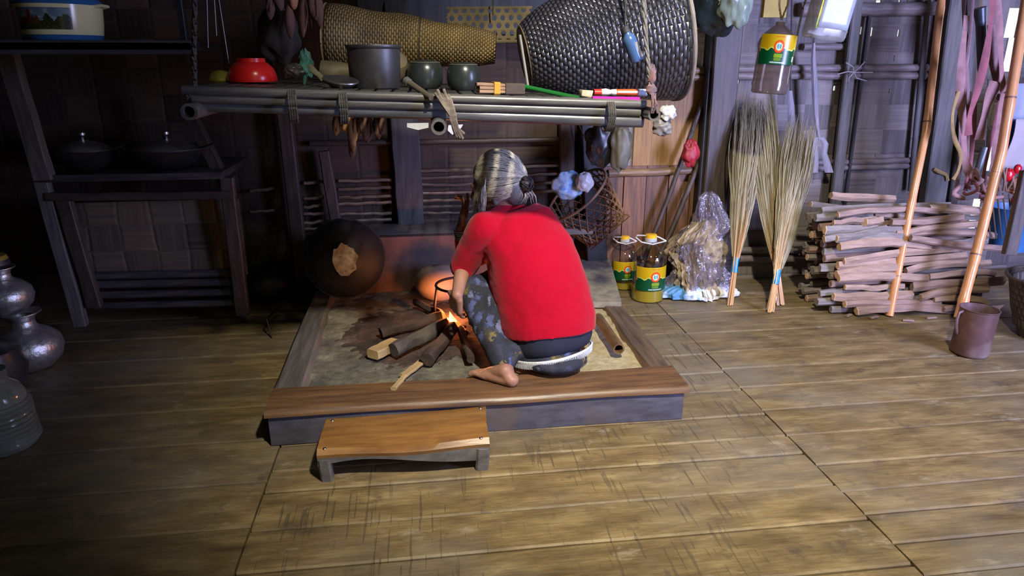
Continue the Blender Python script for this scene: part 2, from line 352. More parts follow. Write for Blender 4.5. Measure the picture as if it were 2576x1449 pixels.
# battens and posts of the back wall (trim)
def trim(b, name, m): return tag(b.build(name, m), kind='structure')
def hbar(name, px0, py0, px1, py1, Y, r, m=slatm, n=2, gap=1.9):
    b = MB()
    for k in range(n):
        o = V((0, 0, (k-(n-1)/2)*r*gap)); p0, p1 = at(px0, py0, Y)+o, at(px1, py1, Y)+o
        pts = [p0.lerp(p1, i/8)+V((0, 0, random.uniform(-.002, .002))) for i in range(9)]
        b.tube(pts, r, 10)
    return trim(b, name, m)
warmb = M('brown_bamboo_batten', (.30, .19, .09), (.13, .08, .04), 6, (1.5, 12, 12), .5, bmp=.25)
greyb = M('grey_bamboo_batten', (.24, .20, .18), (.11, .09, .085), 6, (1.5, 12, 12), .6, bmp=.25)
hbar('trim_1', 1700, 187, 1775, 185, WY-.03, .018, warmb); hbar('trim_2', 1850, 182, 2330, 180, WY-.03, .02, greyb)
hbar('trim_3', 1530, 436, 1770, 428, WY-.03, .022, warmb, 1); hbar('trim_4', 1900, 420, 2310, 410, WY-.03, .017, greyb)
hbar('trim_5', 1860, 640, 2050, 640, WY-.05, .02, greyb, 2, 2.6); hbar('trim_6', 2020, 118, 2145, 116, WY-.03, .018, greyb, 1)
hbar('trim_7', 780, 362, 1440, 350, WY-.04, .014, dkwood, 1)
hbar('trim_8', 2010, 25, 2360, 22, WY-.03, .035, greyb, 1)
def post(name, pts, Y, wpx, m, th=.05, kind=True):
    b = MB(); p0, p1 = at(pts[0], pts[1], Y), at(pts[2], pts[3], Y)
    b.beam(p0, p1, wpx*3.9/1740, th, up=V((0, -1, 0)), bev=.006, n=6, wob=.04); return trim(b, name, m)
post('trim_9', (1832, 0, 1778, 700), WY-.08, 62, dkwoodz, .09)              # dark middle post
post('trim_10', (1795, 60, 1755, 560), WY-.07, 20, soot, .06)
post('trim_11', (2418, -60, 2338, 560), WY-.08, 58, greypost, .06)            # pale upright board
post('trim_12', (2160, -40, 2095, 560), WY-.07, 26, greypost, .03)
post('trim_13', (2186, 40, 2118, 560), WY-.04, 9, soot, .02)
post('trim_14', (2460, -60, 2385, 560), WY-.06, 24, dkwoodz, .05)
post('trim_15', (2335, 0, 2290, 480), WY-.05, 12, greypost, .02)
post('trim_16', (1485, 300, 1500, 690), WY-.07, 50, soot, .07)
post('trim_17', (1425, 300, 1425, 640), WY-.06, 34, dkwoodz, .05)
post('trim_18', (1014, 250, 1036, 600), WY-.07, 62, M('grey_sooty_board', (.065, .068, .07), (.025, .027, .03), 5, (10, 10, 1), .5), .035)
post('trim_19', (700, 150, 762, 700), WY-.10, 30, dkwoodz, .05)
post('trim_20', (815, 380, 850, 590), WY-.09, 24, dkwoodz, .04)
# golden panel between rack and post, lower boards
pan = M('golden_matting', (.38, .21, .06), (.20, .10, .03), 4, (30, 30, 1.2), .6, bmp=.3)
p0, p1 = at(1590, 425, WY-.012), at(1775, 200, WY-.012); b = MB(); b.box(((p0.x+p1.x)/2, WY-.012, (p0.z+p1.z)/2), (p1.x-p0.x, .01, p1.z-p0.z)); trim(b, 'trim_21', pan)
brd = M('reddish_boards', (.17, .075, .03), (.05, .026, .014), 5, (12, 12, 1), .55, bmp=.4, island=.35)
b = MB(); xx = at(1510, 560, WY).x
for k in range(5): b.box((xx+.05+k*.125, WY-.02-.004*(k % 2), .33), (.12, .014, .66))
trim(b, 'trim_22', brd)
# bamboo slats behind the hearth
def slats(name, x0, x1, ys, m=slatm):
    b = MB()
    for y in ys:
        p0, p1 = at(x0, y+random.uniform(-2, 2), WY-.05), at(x1, y-4+random.uniform(-2, 2), WY-.05)
        b.tube([p0.lerp(p1, i/6)+V((0, 0, random.uniform(-.003, .003))) for i in range(7)], .011, 8, flat=.8)
    return trim(b, name, m)
slatd = M('smoked_bamboo_slat', (.21, .16, .11), (.08, .055, .036), 5, (1.5, 14, 14), .5, bmp=.3, island=.35)
slats('trim_23', 852, 985, (455, 474, 497, 512, 538, 556), slatd); slats('trim_24', 1052, 1190, (430, 447, 466, 487, 505, 520, 537), slatd)
slats('trim_25', 765, 815, (460, 500, 520, 540, 560, 577), slatd); slats('trim_26', 1290, 1425, (420, 440, 462, 482), slatd); slats('trim_27', 630, 690, (480, 532), slatd)
# roof rafters showing over the rack
b = MB(); b.beam(at(930, -30, 3.3), at(940, 60, 3.3), .12, .03, up=V((0, -1, 0))); b.beam(at(1000, -30, 3.3), at(985, 55, 3.3), .10, .03, up=V((0, -1, 0))); b.beam(at(860, -5, 3.4), at(1400, 40, 3.4), .2, .03, up=V((0, -1, 0)))
trim(b, 'trim_28', M('grey_green_board', (.05, .06, .062), (.02, .024, .026), 5, (8, 8, 1), .6))

# ---------------------------------------------------------------- the hearth
HZ = .13
clay_m, nt, bs = newmat('ash_and_clay')
n1 = noise_t(nt, coords(nt), 7, 6, .7); n2 = noise_t(nt, coords(nt), 26, 5, .7); sep = nd(nt, 'ShaderNodeSeparateXYZ'); nt.links.new(coords(nt), sep.inputs[0])
cc = ramp(nt, n1, [(.35, (.075, .07, .058)), (.52, (.17, .16, .12)), (.68, (.34, .31, .21))])
cr = ramp(nt, n2, [(.3, (.38, .33, .19)), (.7, (.50, .44, .27))])
edge = ramp(nt, math_(nt, 'ADD', sep.outputs[0], math_(nt, 'MULTIPLY', n1, .3)), [(.46, 0), (.56, 1)]); cc = mixc(nt, edge, cc, cr)
nt.links.new(mixc(nt, .5, cc, ramp(nt, n2, [(.3, (.5, .5, .5)), (.7, (1, 1, 1))]), 'MULTIPLY'), bs.inputs['Base Color']); bs.inputs['Roughness'].default_value = .95; bump(nt, bs, n2, .8, .012)
hearth = thing('hearth', 'low square timber-framed clay hearth with the cooking fire burning on it', 'hearth', (.17, 2.7, 0))
hw = M('hearth_timber', (.20, .105, .045), (.07, .04, .024), 4, (1, 10, 10), .38, bmp=.35, bd=.005, spec=.55)
hwy = M('hearth_timber_side', (.15, .105, .07), (.055, .04, .03), 4, (10, 1, 10), .5, bmp=.4, bd=.005)
front_m = M('hearth_front_board', (.095, .095, .135), (.045, .045, .062), 5, (2, 6, 6), .5, bmp=.3, dirt=(.10, .075, .07))
def board_x(x0, x1, ya, yb, z0, z1, m, name, edge=.022, wob=.010):
    b = MB(); rings = []; n = 26
    for i in range(n+1):
        t = i/n; x = x0+(x1-x0)*t; j = wob*noise.noise(V((x*2.2, ya*3, 1))); k = wob*.8*noise.noise(V((x*3, yb*3, 5)))
        rings.append([V(p) for p in ((x, ya+j, z0), (x, ya+j, z1-edge), (x, ya+j+edge*.35, z1-edge*.3), (x, ya+j+edge, z1), (x, yb+k-.006, z1), (x, yb+k, z1-.006), (x, yb+k, z0))])
    b.loft(rings, cap=True); return b.build(name, m, hearth)
board_x(-.535, .885, 2.060, 2.235, .106, HZ, hw, 'front_timber', .022, .012)
board_x(-.525, .872, 2.072, 2.10, 0.0, .108, front_m, 'front_panel', .004, .004)
def board_y(x0, x1, xb0, xb1, y0, y1, z0, z1, m, name):
    b = MB(); rings = []; n = 20
    for i in range(n+1):
        t = i/n; y = y0+(y1-y0)*t; xl = x0+(xb0-x0)*t+.008*noise.noise(V((y*3, x0, 2))); xr = x1+(xb1-x1)*t+.008*noise.noise(V((y*3, x1, 7)))
        rings.append([V(p) for p in ((xl, y, z0), (xl, y, z1-.02), (xl+.015, y, z1), (xr-.02, y, z1), (xr, y, z1-.02), (xr, y, z0))])
    b.loft(rings, cap=True); return b.build(name, m, hearth)
board_y(.785, .89, .80, .915, 2.20, 3.55, 0, HZ-.001, hwy, 'side_timber')
board_y(-.545, -.425, -.55, -.44, 2.20, 3.28, 0, HZ-.001, M('hearth_timber_left', (.15, .14, .12), (.06, .055, .05), 4, (10, 1, 10), .6, bmp=.4), 'side_timber')
b = MB()
def hz(x, y):
    d = math.hypot(x-.12, y-2.78)
    return .112+.022*math.exp(-(d/.22)**2)+.008*noise.noise(V((x*6, y*6, 0)))+.004*noise.noise(V((x*25, y*25, 0)))
b.grid(lambda u, v: V((-.45+1.27*u, 2.2+1.38*v, hz(-.45+1.27*u, 2.2+1.38*v))), 110, 110); b.build('clay_bed', clay_m, hearth)
# char and ash patch around the fire
chm, nt, bs = newmat('char_and_embers'); n1 = noise_t(nt, coords(nt), 11, 6, .7); n2 = noise_t(nt, coords(nt), 60, 4, .7)
nt.links.new(ramp(nt, n1, [(.35, (.022, .016, .015)), (.55, (.07, .045, .038)), (.72, (.17, .13, .11))]), bs.inputs['Base Color']); bs.inputs['Roughness'].default_value = .95; bump(nt, bs, n2, .9, .012)
b = MB()
def chz(u, v):
    a = 2*math.pi*u; r = v*(.42+.12*noise.noise(V((math.cos(a)*1.5, math.sin(a)*1.5, 4)))); x, y = .06+r*math.cos(a)*1.15, 2.73+r*math.sin(a)*.98
    return V((x, y, hz(x, y)+.006*(1-v**3)-.002+.008*noise.noise(V((x*18, y*18, 2)))*(1-v)))
b.grid(chz, 72, 26); b.build('char_bed', chm, hearth)
# fire back: plastered plank and ledge
clayred = M('smoked_red_clay', (.24, .115, .075), (.09, .05, .038), 6, (1, 1, 1), .85, bmp=.5, bd=.01, dirt=(.07, .055, .05))
cem = M('ash_grey_ledge', (.23, .21, .17), (.10, .09, .08), 8, rough=.9, bmp=.5)
b = MB(); b.box((.02, 3.31, .245), (.94, .055, .29), bev=.012); b.build('fire_back', clayred, hearth)
b = MB(); b.box((.20, 3.45, .375), (1.30, .24, .035), bev=.012); b.build('ledge', cem, hearth)
b = MB(); b.beam((.80, 2.9, .135), (.92, 3.55, .15), .16, .03); b.build('corner_board', M('dusty_board', (.30, .28, .2), (.14, .13, .1), 5, (4, 4, 4), .8), hearth)

# fire: logs, embers, flame
charred = M('charred_log', (.09, .055, .042), (.022, .015, .013), 9, (1, 1, 1), .9, bmp=.8, bd=.01)
greylog = M('ashy_log', (.13, .11, .09), (.04, .033, .03), 9, (1, 1, 1), .9, bmp=.7, bd=.01)
emb = emis('glowing_ember', (1, .13, .02), 3.0); flame_m = emis('flame', (1, .36, .06), 10)
def stick(b, pts, r, seg=9, rough=.25):
    pts = [V(p) for p in pts]; rings = []; n = len(pts)
    for i, p in enumerate(pts):
        d = pts[min(i+1, n-1)]-pts[max(i-1, 0)]; a, c, _ = frame(d); rr = r if not isinstance(r, (list, tuple)) else r[i]
        rings.append([p+(a*math.cos(t)+c*math.sin(t))*rr*(1+rough*noise.noise(V((math.cos(t)*1.3, math.sin(t)*1.3, p.x*9+p.y*7+p.z*3+rr*99)))) for t in [2*math.pi*k/seg for k in range(seg)]])
    b.loft(rings, cap=True)
def log(name, px0, py0, px1, py1, r, m, label, tip=True, z0=.135, z1=.155, group='logs burning in the hearth fire'):
    p0, p1 = fl(px0, py0, z0+r*.6), fl(px1, py1, z1+r*.6)
    t = thing(name, label, 'log', p0, group); b = MB(); n = 7
    pts = [p0.lerp(p1, i/n)+V((0, 0, .004*math.sin(i*1.3))) for i in range(n+1)]
    stick(b, pts[:-1]+[pts[-2].lerp(pts[-1], .55)] if tip else pts, r, 10, .4); b.build('charred_wood', m, t)
    if tip:
        b = MB(); stick(b, [pts[-2].lerp(pts[-1], .5), pts[-1], pts[-1]+(pts[-1]-pts[-2])*.1], [r*.9, r*.6, r*.2], 10, .5); b.build('glowing_end', emb, t)
log('burning_log', 958, 838, 1118, 795, .022, charred, 'leftmost dark log pointing into the hearth fire')
log('burning_log', 990, 882, 1128, 815, .028, greylog, 'thick grey log reaching toward the fire from front left')
log('burning_log', 1075, 905, 1142, 822, .026, charred, 'charred log pointing at the fire from in front of it')
log('burning_log', 1185, 905, 1158, 826, .016, charred, 'short burning stick in front of the squatting person')
log('burning_log', 1045, 760, 1115, 792, .015, charred, 'thin charred stick behind the iron tripod leg')
for k, (px, py, s) in enumerate(((1135, 812, .016), (1150, 815, .014), (1162, 828, .015), (1172, 838, .013), (1125, 820, .013), (1108, 818, .010), (1168, 822, .010))):
    c = fl(px, py, .155); b = MB(); b.ell(c, (s, s*.8, s*.7), nz=.5, nf=2, seg=10, rings=8)
    tag(b.build('ember', emb if k % 3 else charred, loc=c), ('first', 'second', 'third', 'fourth', 'fifth', 'sixth', 'seventh')[k]+' glowing lump of charcoal around the base of the flame', 'ember', 'embers of the hearth fire')
fb = fl(1134, 815, .15); t = thing('flame', 'small bright orange flame at the middle of the hearth', 'flame', fb); b = MB()
for dx, dy, h, r in ((0, 0, .055, .014), (.012, .0, .034, .010), (-.011, .01, .026, .009)):
    b.loft([[fb+V((dx+.004*math.sin(z*4)+math.cos(a)*r*q, dy+math.sin(a)*r*q, z*h)) for a in [2*math.pi*k/12 for k in range(12)]] for z, q in ((0, .5), (.15, .95), (.35, 1), (.6, .62), (.82, .28), (1, .03))], cap=True)
b.build('flame_tongues', flame_m, t)
b = MB(); b.loft([[fb+V((math.cos(a)*.007*q-.002, -.012+math.sin(a)*.007*q, z*.032)) for a in [2*math.pi*k/10 for k in range(10)]] for z, q in ((0, .6), (.3, 1), (.7, .5), (1, .04))], cap=True); b.build('flame_core', emis('flame_core', (1, .75, .35), 25), t)
# twigs by the fire's front
tan = M('split_pale_wood', (.52, .38, .18), (.30, .2, .09), 7, (1, 1, 1), .75, bmp=.4)
def chunk(px0, py0, px1, py1, wd, th, label, z=.125, m=tan, name='wood_chunk'):
    p0, p1 = fl(px0, py0, z+th/2), fl(px1, py1, z+th/2); b = MB(); b.beam(p0, p1, wd, th, bev=.004, n=5, wob=.12)
    return tag(b.build(name, m, loc=p0), label, 'firewood')
chunk(938, 892, 995, 862, .055, .035, 'squarish pale chunk of split wood lying on the hearth ash', z=.128)
chunk(990, 978, 1018, 945, .02, .012, 'small curved pale wood chip nearest the front timber of the hearth', z=.13)
chunk(1015, 945, 1068, 905, .03, .012, 'flat pale strip of wood lying on the hearth behind the curved chip', z=.122)
# tripod
tp = thing('tripod_stand', 'round black iron cooking tripod standing over the hearth fire', 'cooking tripod', (.12, 2.82, .13))
rc = at(1158, 716, 2.84); R_ = .105; b = MB(); b.tube([rc+V((math.cos(a)*R_, math.sin(a)*R_, 0)) for a in [2*math.pi*k/28 for k in range(29)]], .006, 8, cap=False); b.build('ring', ironm, tp)
for a in (math.radians(195), math.radians(285), math.radians(60)):
    q = rc+V((math.cos(a)*R_, math.sin(a)*R_, 0)); e = rc+V((math.cos(a)*R_*1.12, math.sin(a)*R_*1.12, 0)); e.z = .125
    b = MB(); b.tube([q, q.lerp(e, .5)+V((math.cos(a)*.006, math.sin(a)*.006, 0)), e], .006, 8); b.build('leg', ironm, tp)
# pale pot behind the fire
pc = fl(1108, 752, .125); b = MB(); b.lathe([(0, 0), (.05, .003), (.095, .03), (.118, .075), (.112, .115), (.085, .145), (.05, .158), (0, .163)], pc, seg=36, wob=.015)
tag(b.build('clay_pot', M('pale_clay', (.52, .40, .28), (.33, .25, .18), 9, rough=.9, bmp=.3, dirt=(.25, .19, .14)), loc=pc), 'round pale clay pot standing behind the iron tripod', 'pot')
# big black pan on its edge
pc = at(868, 652, 3.12); ax = V((.10, -1, .18)).normalized()
t = thing('wok', 'big round soot-black pan stood on edge with pale worn middle', 'pan', (pc.x, pc.y, .13))
b = MB(); b.lathe([(.001, .0), (.06, -.002), (.065, -.006), (.12, -.02), (.165, -.045), (.18, -.065), (.186, -.066), (.186, -.071), (.178, -.071), (.16, -.052), (.1, -.02), (.001, -.008)], pc+ax*.04, ax, 56); b.build('bowl', M('soot_black_iron', (.02, .019, .02), (.007, .007, .008), 18, rough=.6, bmp=.4), t)
b = MB(); b.grid(lambda u, v: pc+ax*(.043+.0008*noise.noise(V((u*9, v*9, 0))))+frame(ax, V((0, 0, 1)))[0]*(.055*v*math.cos(2*math.pi*u)*(1+.22*noise.noise(V((math.cos(6.283*u)*2, math.sin(6.283*u)*2, 1)))))+frame(ax, V((0, 0, 1)))[1]*(.072*v*math.sin(2*math.pi*u)*(1+.22*noise.noise(V((math.cos(6.283*u)*3, math.sin(6.283*u)*3, 5))))), 48, 6)
b.build('worn_patch', M('pale_crust', (.52, .52, .36), (.13, .13, .10), 34, rough=.9, bmp=.6), t)

# hollow bamboo blowpipe on the right beam
p0, p1 = fl(1505, 800, .15), fl(1557, 878, .155); b = MB(); b.tube([p0, p0.lerp(p1, .5), p1], .022, 20, hollow=.72)
tag(b.build('bamboo_pipe', M('brown_bamboo_tube', (.20, .115, .05), (.06, .04, .025), 5, (8, 2, 8), .4), loc=p0), 'short hollow brown bamboo tube lying on the hearth behind the person', 'bamboo tube')

# ---------------------------------------------------------------- small stool
st = thing('stool', 'low wooden stool with a worn orange-brown top in front of the hearth', 'stool', (-.08, 1.93, 0))
SZ = .105; swm = M('worn_stool_top', (.36, .185, .05), (.19, .085, .028), 3.5, (1.4, 7, 7), .33, bmp=.25, dirt=(.13, .065, .03), spec=.6)
sgr = M('stool_grey_wood', (.17, .16, .15), (.08, .075, .075), 5, (3, 6, 6), .6, bmp=.4)
fA, fB, fC, fD = fl(795, 1138, SZ), fl(1232, 1108, SZ), fl(1222, 1018, SZ), fl(822, 1050, SZ)
b = MB(); rings = []
for i in range(25):
    t_ = i/24; a = fA.lerp(fB, t_); c = fD.lerp(fC, t_); j = .008*math.sin(t_*7+1); dp = -.010*math.sin(math.pi*t_)
    rings.append([V((a.x, a.y+j, SZ-.030)), V((a.x, a.y+j-.004, SZ-.014)), V((a.x, a.y+j+.012, SZ+dp*.3)), V((a.x, (a.y+c.y)/2, SZ-.002+dp)), V((c.x, c.y-.01, SZ+dp*.4)), V((c.x, c.y, SZ-.008)), V((c.x, c.y, SZ-.030))])
b.loft(rings, cap=True); b.build('seat', swm, st)
b = MB(); rings = []
for i in range(25):
    t_ = i/24; a = fA.lerp(fB, t_); j = .008*math.sin(t_*7+1); h = .052-.018*math.sin(t_*5)
    rings.append([V((a.x, a.y+j-.001, SZ-.024)), V((a.x, a.y+j-.001, SZ-h)), V((a.x, a.y+j+.022, SZ-h)), V((a.x, a.y+j+.022, SZ-.024))])
b.loft(rings, cap=True); b.build('apron', sgr, st)
for k, (c, dx) in enumerate(((fA, .018), (fB, -.02), (fC, -.02), (fD, .018))):
    b = MB(); y = c.y+(.02 if k < 2 else -.03); b.beam((c.x+dx, y, SZ-.03), (c.x+dx*1.2, y+(.004 if k < 2 else 0), 0), .038, .04, up=V((0, 1, 0)), bev=.006, n=3, wob=.06); b.build('leg', sgr, st)
for c, dx, dy in ((fA, .022, .02), (fB, -.025, .02), (fC, -.02, -.02), (fD, .02, -.02)):
    b = MB(); b.ell((c.x+dx, c.y+dy, SZ-.001), (.006, .006, .003), seg=12, rings=6); b.build('nail_head', alum, st)
# ---------------------------------------------------------------- left: pot cupboard, shelf, vessels
cb = thing('pot_cupboard', 'dark smoked wooden cupboard with woven panel front at the left wall', 'cupboard', (-1.2, 3.3, 0))
wt = at(340, 438, 3.10).z
b = MB(); x0, x1 = at(95, 440, 3.1).x, at(560, 440, 3.1).x
b.box(((x0+x1)/2, 3.34, wt-.012), (x1-x0, .5, .03), bev=.004); b.build('worktop', soot2, cb)
b = MB(); b.beam(at(118, 495, 3.12), at(585, 490, 3.12), .035, .03, up=V((0, -1, 0))); b.build('top_rail', dkwood, cb)
for (a, c, e, g, m_) in ((105, 450, 205, 818, greypost), (160, 500, 240, 770, dkwoodz), (570, 445, 612, 790, dkwoodz)):
    p, q = at(a, c, 3.13), at(e, g, 3.18); q.z = max(q.z, 0); b = MB(); b.beam(p, q, .06, .04, up=V((0, -1, 0)), bev=.004, n=4, wob=.08); b.build('post', m_, cb)
for y, th in ((690, .03), (712, .032), (738, .03), (765, .028)):
    p, q = at(238, y+4, 3.2), at(612, y-4, 3.22); p.z = max(p.z, .03); q.z = max(q.z, .03); b = MB(); b.beam(p, q, th*1.1, .03, up=V((0, -1, 0)), bev=.01); b.build('lower_bar', soot2, cb)
b = MB(); p, q = at(215, 705, 3.24), at(600, 500, 3.24); b.box(((p.x+q.x)/2, 3.24, (p.z+q.z)/2), (q.x-p.x, .012, q.z-p.z)); b.build('woven_panel', woven_wall('cupboard_weave', (.15, .115, .075), (.035, .028, .022), .14), cb)
# post standing before the cupboard and tall leaning post
b = MB(); b.beam(at(15, 120, 3.05), at(112, 450, 3.10), .07, .05, up=V((0, -1, 0)), n=4, wob=.06); tag(b.build('trim_29', greypost), kind='structure')
b = MB(); b.beam(at(470, 275, 3.30), at(572, 470, 3.2), .05, .05, up=V((0, -1, 0)), n=4, wob=.06); tag(b.build('trim_30', dkwoodz), kind='structure')
# wall hanging shelf
SY = 2.62; sz = at(200, 104, SY).z; xe = at(482, 110, SY).x
sh = thing('wall_shelf', 'black sooty plank shelf at top left holding the enamel pot', 'shelf', (-1.2, 2.9, sz-.04))
b = MB(); b.box(((xe-2.3)/2, SY+.22, sz-.015), (xe+2.3, .44, .03), bev=.004); b.build('plank', soot, sh)
b = MB(); b.beam((-2.3, SY+.012, sz-.02), (xe, SY+.012, sz-.018), .045, .024, up=V((0, -1, 0))); b.build('front_rail', M('dusky_rail', (.08, .08, .085), (.04, .04, .045), 5, (1, 8, 8), .5), sh)
b = MB(); b.beam((xe-.03, SY+.03, sz-.01), (xe-.03, SY+.03, 2.9), .02, .02, bev=.002); b.build('hanger', soot, sh)
# enamel pot
E1, E2 = at(18, 100, SY+.02), at(222, 100, SY+.02); er = (E2.x-E1.x)/2*1.02; ec = V(((E1.x+E2.x)/2, SY+.02+er*.9, sz))
cream = M('cream_enamel', (.74, .68, .34), (.62, .56, .26), 3, rough=.18, bmp=0); blue = M('blue_enamel', (.03, .13, .30), (.02, .09, .22), 3, rough=.15, bmp=0)
ep = thing('enamel_pot', 'cream enamel casserole with blue base, blue lid and a landscape picture', 'cooking pot', ec)
H_ = .148
b = MB(); b.lathe([(er*.86, .0), (er*.93, .006), (er*.965, .022)], ec, seg=64); b.build('blue_base', blue, ep)
b = MB(); b.lathe([(er*.965, .022), (er*1.01, .06), (er*1.04, H_*.72), (er*1.05, H_*.8)], ec, seg=64); b.build('body', cream, ep)
b = MB(); b.lathe([(er*1.05, H_*.8), (er*1.075, H_*.83), (er*1.07, H_*.86), (er*.98, H_*.95), (er*.8, H_*1.1), (er*.5, H_*1.25), (er*.2, H_*1.33), (.001, H_*1.34)], ec, seg=64); b.build('lid', blue, ep)
b = MB(); b.tube([ec+V((er*1.0, -.03, H_*.78)), ec+V((er*1.16, -.03, H_*.8)), ec+V((er*1.16, .03, H_*.8)), ec+V((er*1.0, .03, H_*.78))], .006, 8); b.build('handle', cream, ep)
def scene_col(u, v):
    n = noise.noise(V((u*9, v*9, 1))); n2 = noise.noise(V((u*26, v*20, 7)))
    c = V((.42, .52, .55))*(1-v*.2)+V((.25, .22, .1))*max(0, n)
    hill = .42+.16*noise.noise(V((u*5, 3, 0)))+(.25 if u > .55 else 0)*(.5+noise.noise(V((u*9, 8, 1))))
    if v < hill: c = V((.10, .13, .06))+V((.16, .15, .06))*(n2+.5)
    if .1 < u < .3 and v < .55+.05*(int(u*40) % 2) and v > .22: c = V((.30, .15, .10))
    if .27 < u < .35 and .25 < v < .93-abs(u-.31)*2: c = V((.38, .14, .08))
    if .33 < u < .48 and .22 < v < .52+.1*(int(u*30) % 2): c = V((.33, .22, .13))
    if v < .2: c = V((.22, .23, .11))+V((.15, .13, .05))*n2
    if .86 < u < .92 and v < .7: c = V((.08, .07, .04))
    return [max(0, x) for x in c]
a0 = math.radians(-98-34); a1 = math.radians(-98+46)
b = MB(); b.grid(lambda u, v: ec+V((math.cos(a0+(a1-a0)*u), math.sin(a0+(a1-a0)*u), 0))*(er*(1.003+.035*v)+.0015)+V((0, 0, .038+v*.068)), 72, 30, scene_col); b.build('picture', painted('enamel_picture', .2), ep)

# pots with lids on the worktop
def lidded(name, px, py, r, label, dz):
    c = at(px, py, 3.24); c.z = wt+.003
    t = thing(name, label, 'cooking pot', c, 'lidded pans on the cupboard')
    b = MB(); b.lathe([(.001, .0), (r*.5, .002), (r*.85, .03), (r*1.15, .075), (r*1.25, .088), (r*1.25, .092), (r*1.1, .078), (r*.8, .04)], c, seg=48); b.build('pan_body', soot, t)
    for s in (-1, 1): b = MB(); b.tube([c+V((s*r*1.2, -.03, .088)), c+V((s*r*1.42, -.02, .1)), c+V((s*r*1.42, .02, .1)), c+V((s*r*1.2, .03, .088))], .006, 8); b.build('pan_handle', soot, t)
    b = MB(); b.lathe([(r, .078), (r*1.01, .082), (r*.98, .088), (r*.6, .112), (r*.2, .125), (.012, .127)], c, seg=48); ld = b.build('lid', M('dull_steel', (.50, .50, .49), (.34, .34, .33), 8, rough=.42, metal=1, bmp=.15), t)
    b = MB(); b.lathe([(.010, .127), (.012, .14), (.02, .148), (.019, .158), (.001, .162)], c, seg=24); b.build('knob', alum, ld)
lidded('lidded_pan', 222, 430, .112, 'left wok with a knobbed steel lid on the cupboard', 0)
lidded('lidded_pan', 430, 430, .14, 'right and wider lidded pan on the cupboard, nearly black', 0)
# water vessels at far left
ham = M('hammered_aluminium', (.80, .81, .78), (.48, .49, .48), 34, rough=.33, metal=.85, bmp=.6, bd=.006, rvar=.25)
def gharra(c, r, label, tilt=(0, 0, 1), dent=True):
    t = thing('water_pot', label, 'water pot', c, 'aluminium water pots stacked at the left')
    ax = V(tilt).normalized()
    b = MB(); b.lathe([(.001, 0), (r*.35, .0), (r*.62, r*.10), (r*.9, r*.38), (r*1.0, r*.72), (r*.93, r*1.02), (r*.70, r*1.26), (r*.45, r*1.40), (r*.35, r*1.50), (r*.33, r*1.66)], c, ax, 48, wob=.004); b.build('body', ham, t)
    b = MB(); b.lathe([(r*.33, r*1.66), (r*.36, r*1.78), (r*.50, r*1.90), (r*.56, r*1.92), (r*.56, r*1.95), (r*.46, r*1.93), (r*.31, r*1.80)], c, ax, 48); b.build('neck_rim', ham, t)
g1_ = fl(85, 925, 0); gharra(g1_, .125, 'lower round aluminium water pot standing on the floor at the left edge')
g2c = V((g1_.x-.040, g1_.y+.0, .125*1.93)); gharra(g2c, .098, 'upper aluminium water pot stacked on top of the lower one')
yc = V((g2c.x-.02, g2c.y, g2c.z+.098*1.95)); t = thing('steel_canister', 'squat steel canister with a yellow top on the stacked water pots', 'lid', yc)
b = MB(); b.lathe([(.052, .0), (.06, .012), (.055, .03), (.001, .03)], yc, seg=32); b.build('lid_body', alumd, t)
b = MB(); b.lathe([(.056, .0305), (.05, .046), (.001, .05)], yc, seg=32); b.build('lid_top', M('dull_yellow', (.38, .28, .03), (.2, .14, .02), 8), t)
dc = fl(-15, 985, 0); b = MB(); b.lathe([(.001, 0), (.07, .0), (.115, .03), (.13, .10), (.11, .17), (.06, .2), (.001, .2)], dc, seg=40)
tag(b.build('round_pot', M('very_dark_pot', (.05, .055, .05), (.02, .022, .02), 8, rough=.35), loc=dc), 'dark round pot between the water pots and the ribbed plastic jar', 'pot')
jc = fl(15, 1120, 0); t = thing('plastic_jar', 'large ribbed clear plastic jar at the lower left edge of the room', 'jar', jc)
prof = [(.001, .0), (.085, .0), (.098, .012)]
for k in range(9): z = .02+k*.016; prof += [(.100, z), (.106-.0015*k, z+.005), (.106-.0015*k, z+.010), (.099-.0015*k, z+.014)]
prof += [(.088, .175), (.075, .205), (.052, .225), (.045, .24), (.045, .262), (.001, .262)]
b = MB(); b.lathe(prof, jc, seg=48); b.build('jar_body', clear('greenish_plastic', (.66, .74, .66), .8, .12, (.36, .42, .35), .5), t)
b = MB(); b.lathe([(.05, .24), (.05, .268), (.001, .272)], jc, seg=32); b.build('jar_lid', M('grey_green_cap', (.13, .16, .13)), t)
# dark pot on the floor between cupboard and hearth, small iron stand
kc = fl(668, 770, 0); t = thing('kettle', 'black round cooking pot on the floor between cupboard and hearth', 'pot', kc)
b = MB(); b.lathe([(.001, 0), (.07, 0), (.12, .04), (.13, .09), (.11, .14), (.09, .16)], kc+V((0, .12, 0)), seg=40); b.build('body', soot, t)
b = MB(); b.lathe([(.115, .16), (.11, .168), (.05, .19), (.001, .195)], kc+V((0, .12, 0)), seg=40); b.build('lid', soot, t)
q = fl(684, 850, 0); b = MB(); b.tube([q, q+V((-.02, .03, .08)), q+V((.03, .2, .11))], .004, 6); tag(b.build('iron_hook', ironm, loc=q), 'thin dark iron rod poking out beside the black pot on the floor', 'iron rod')

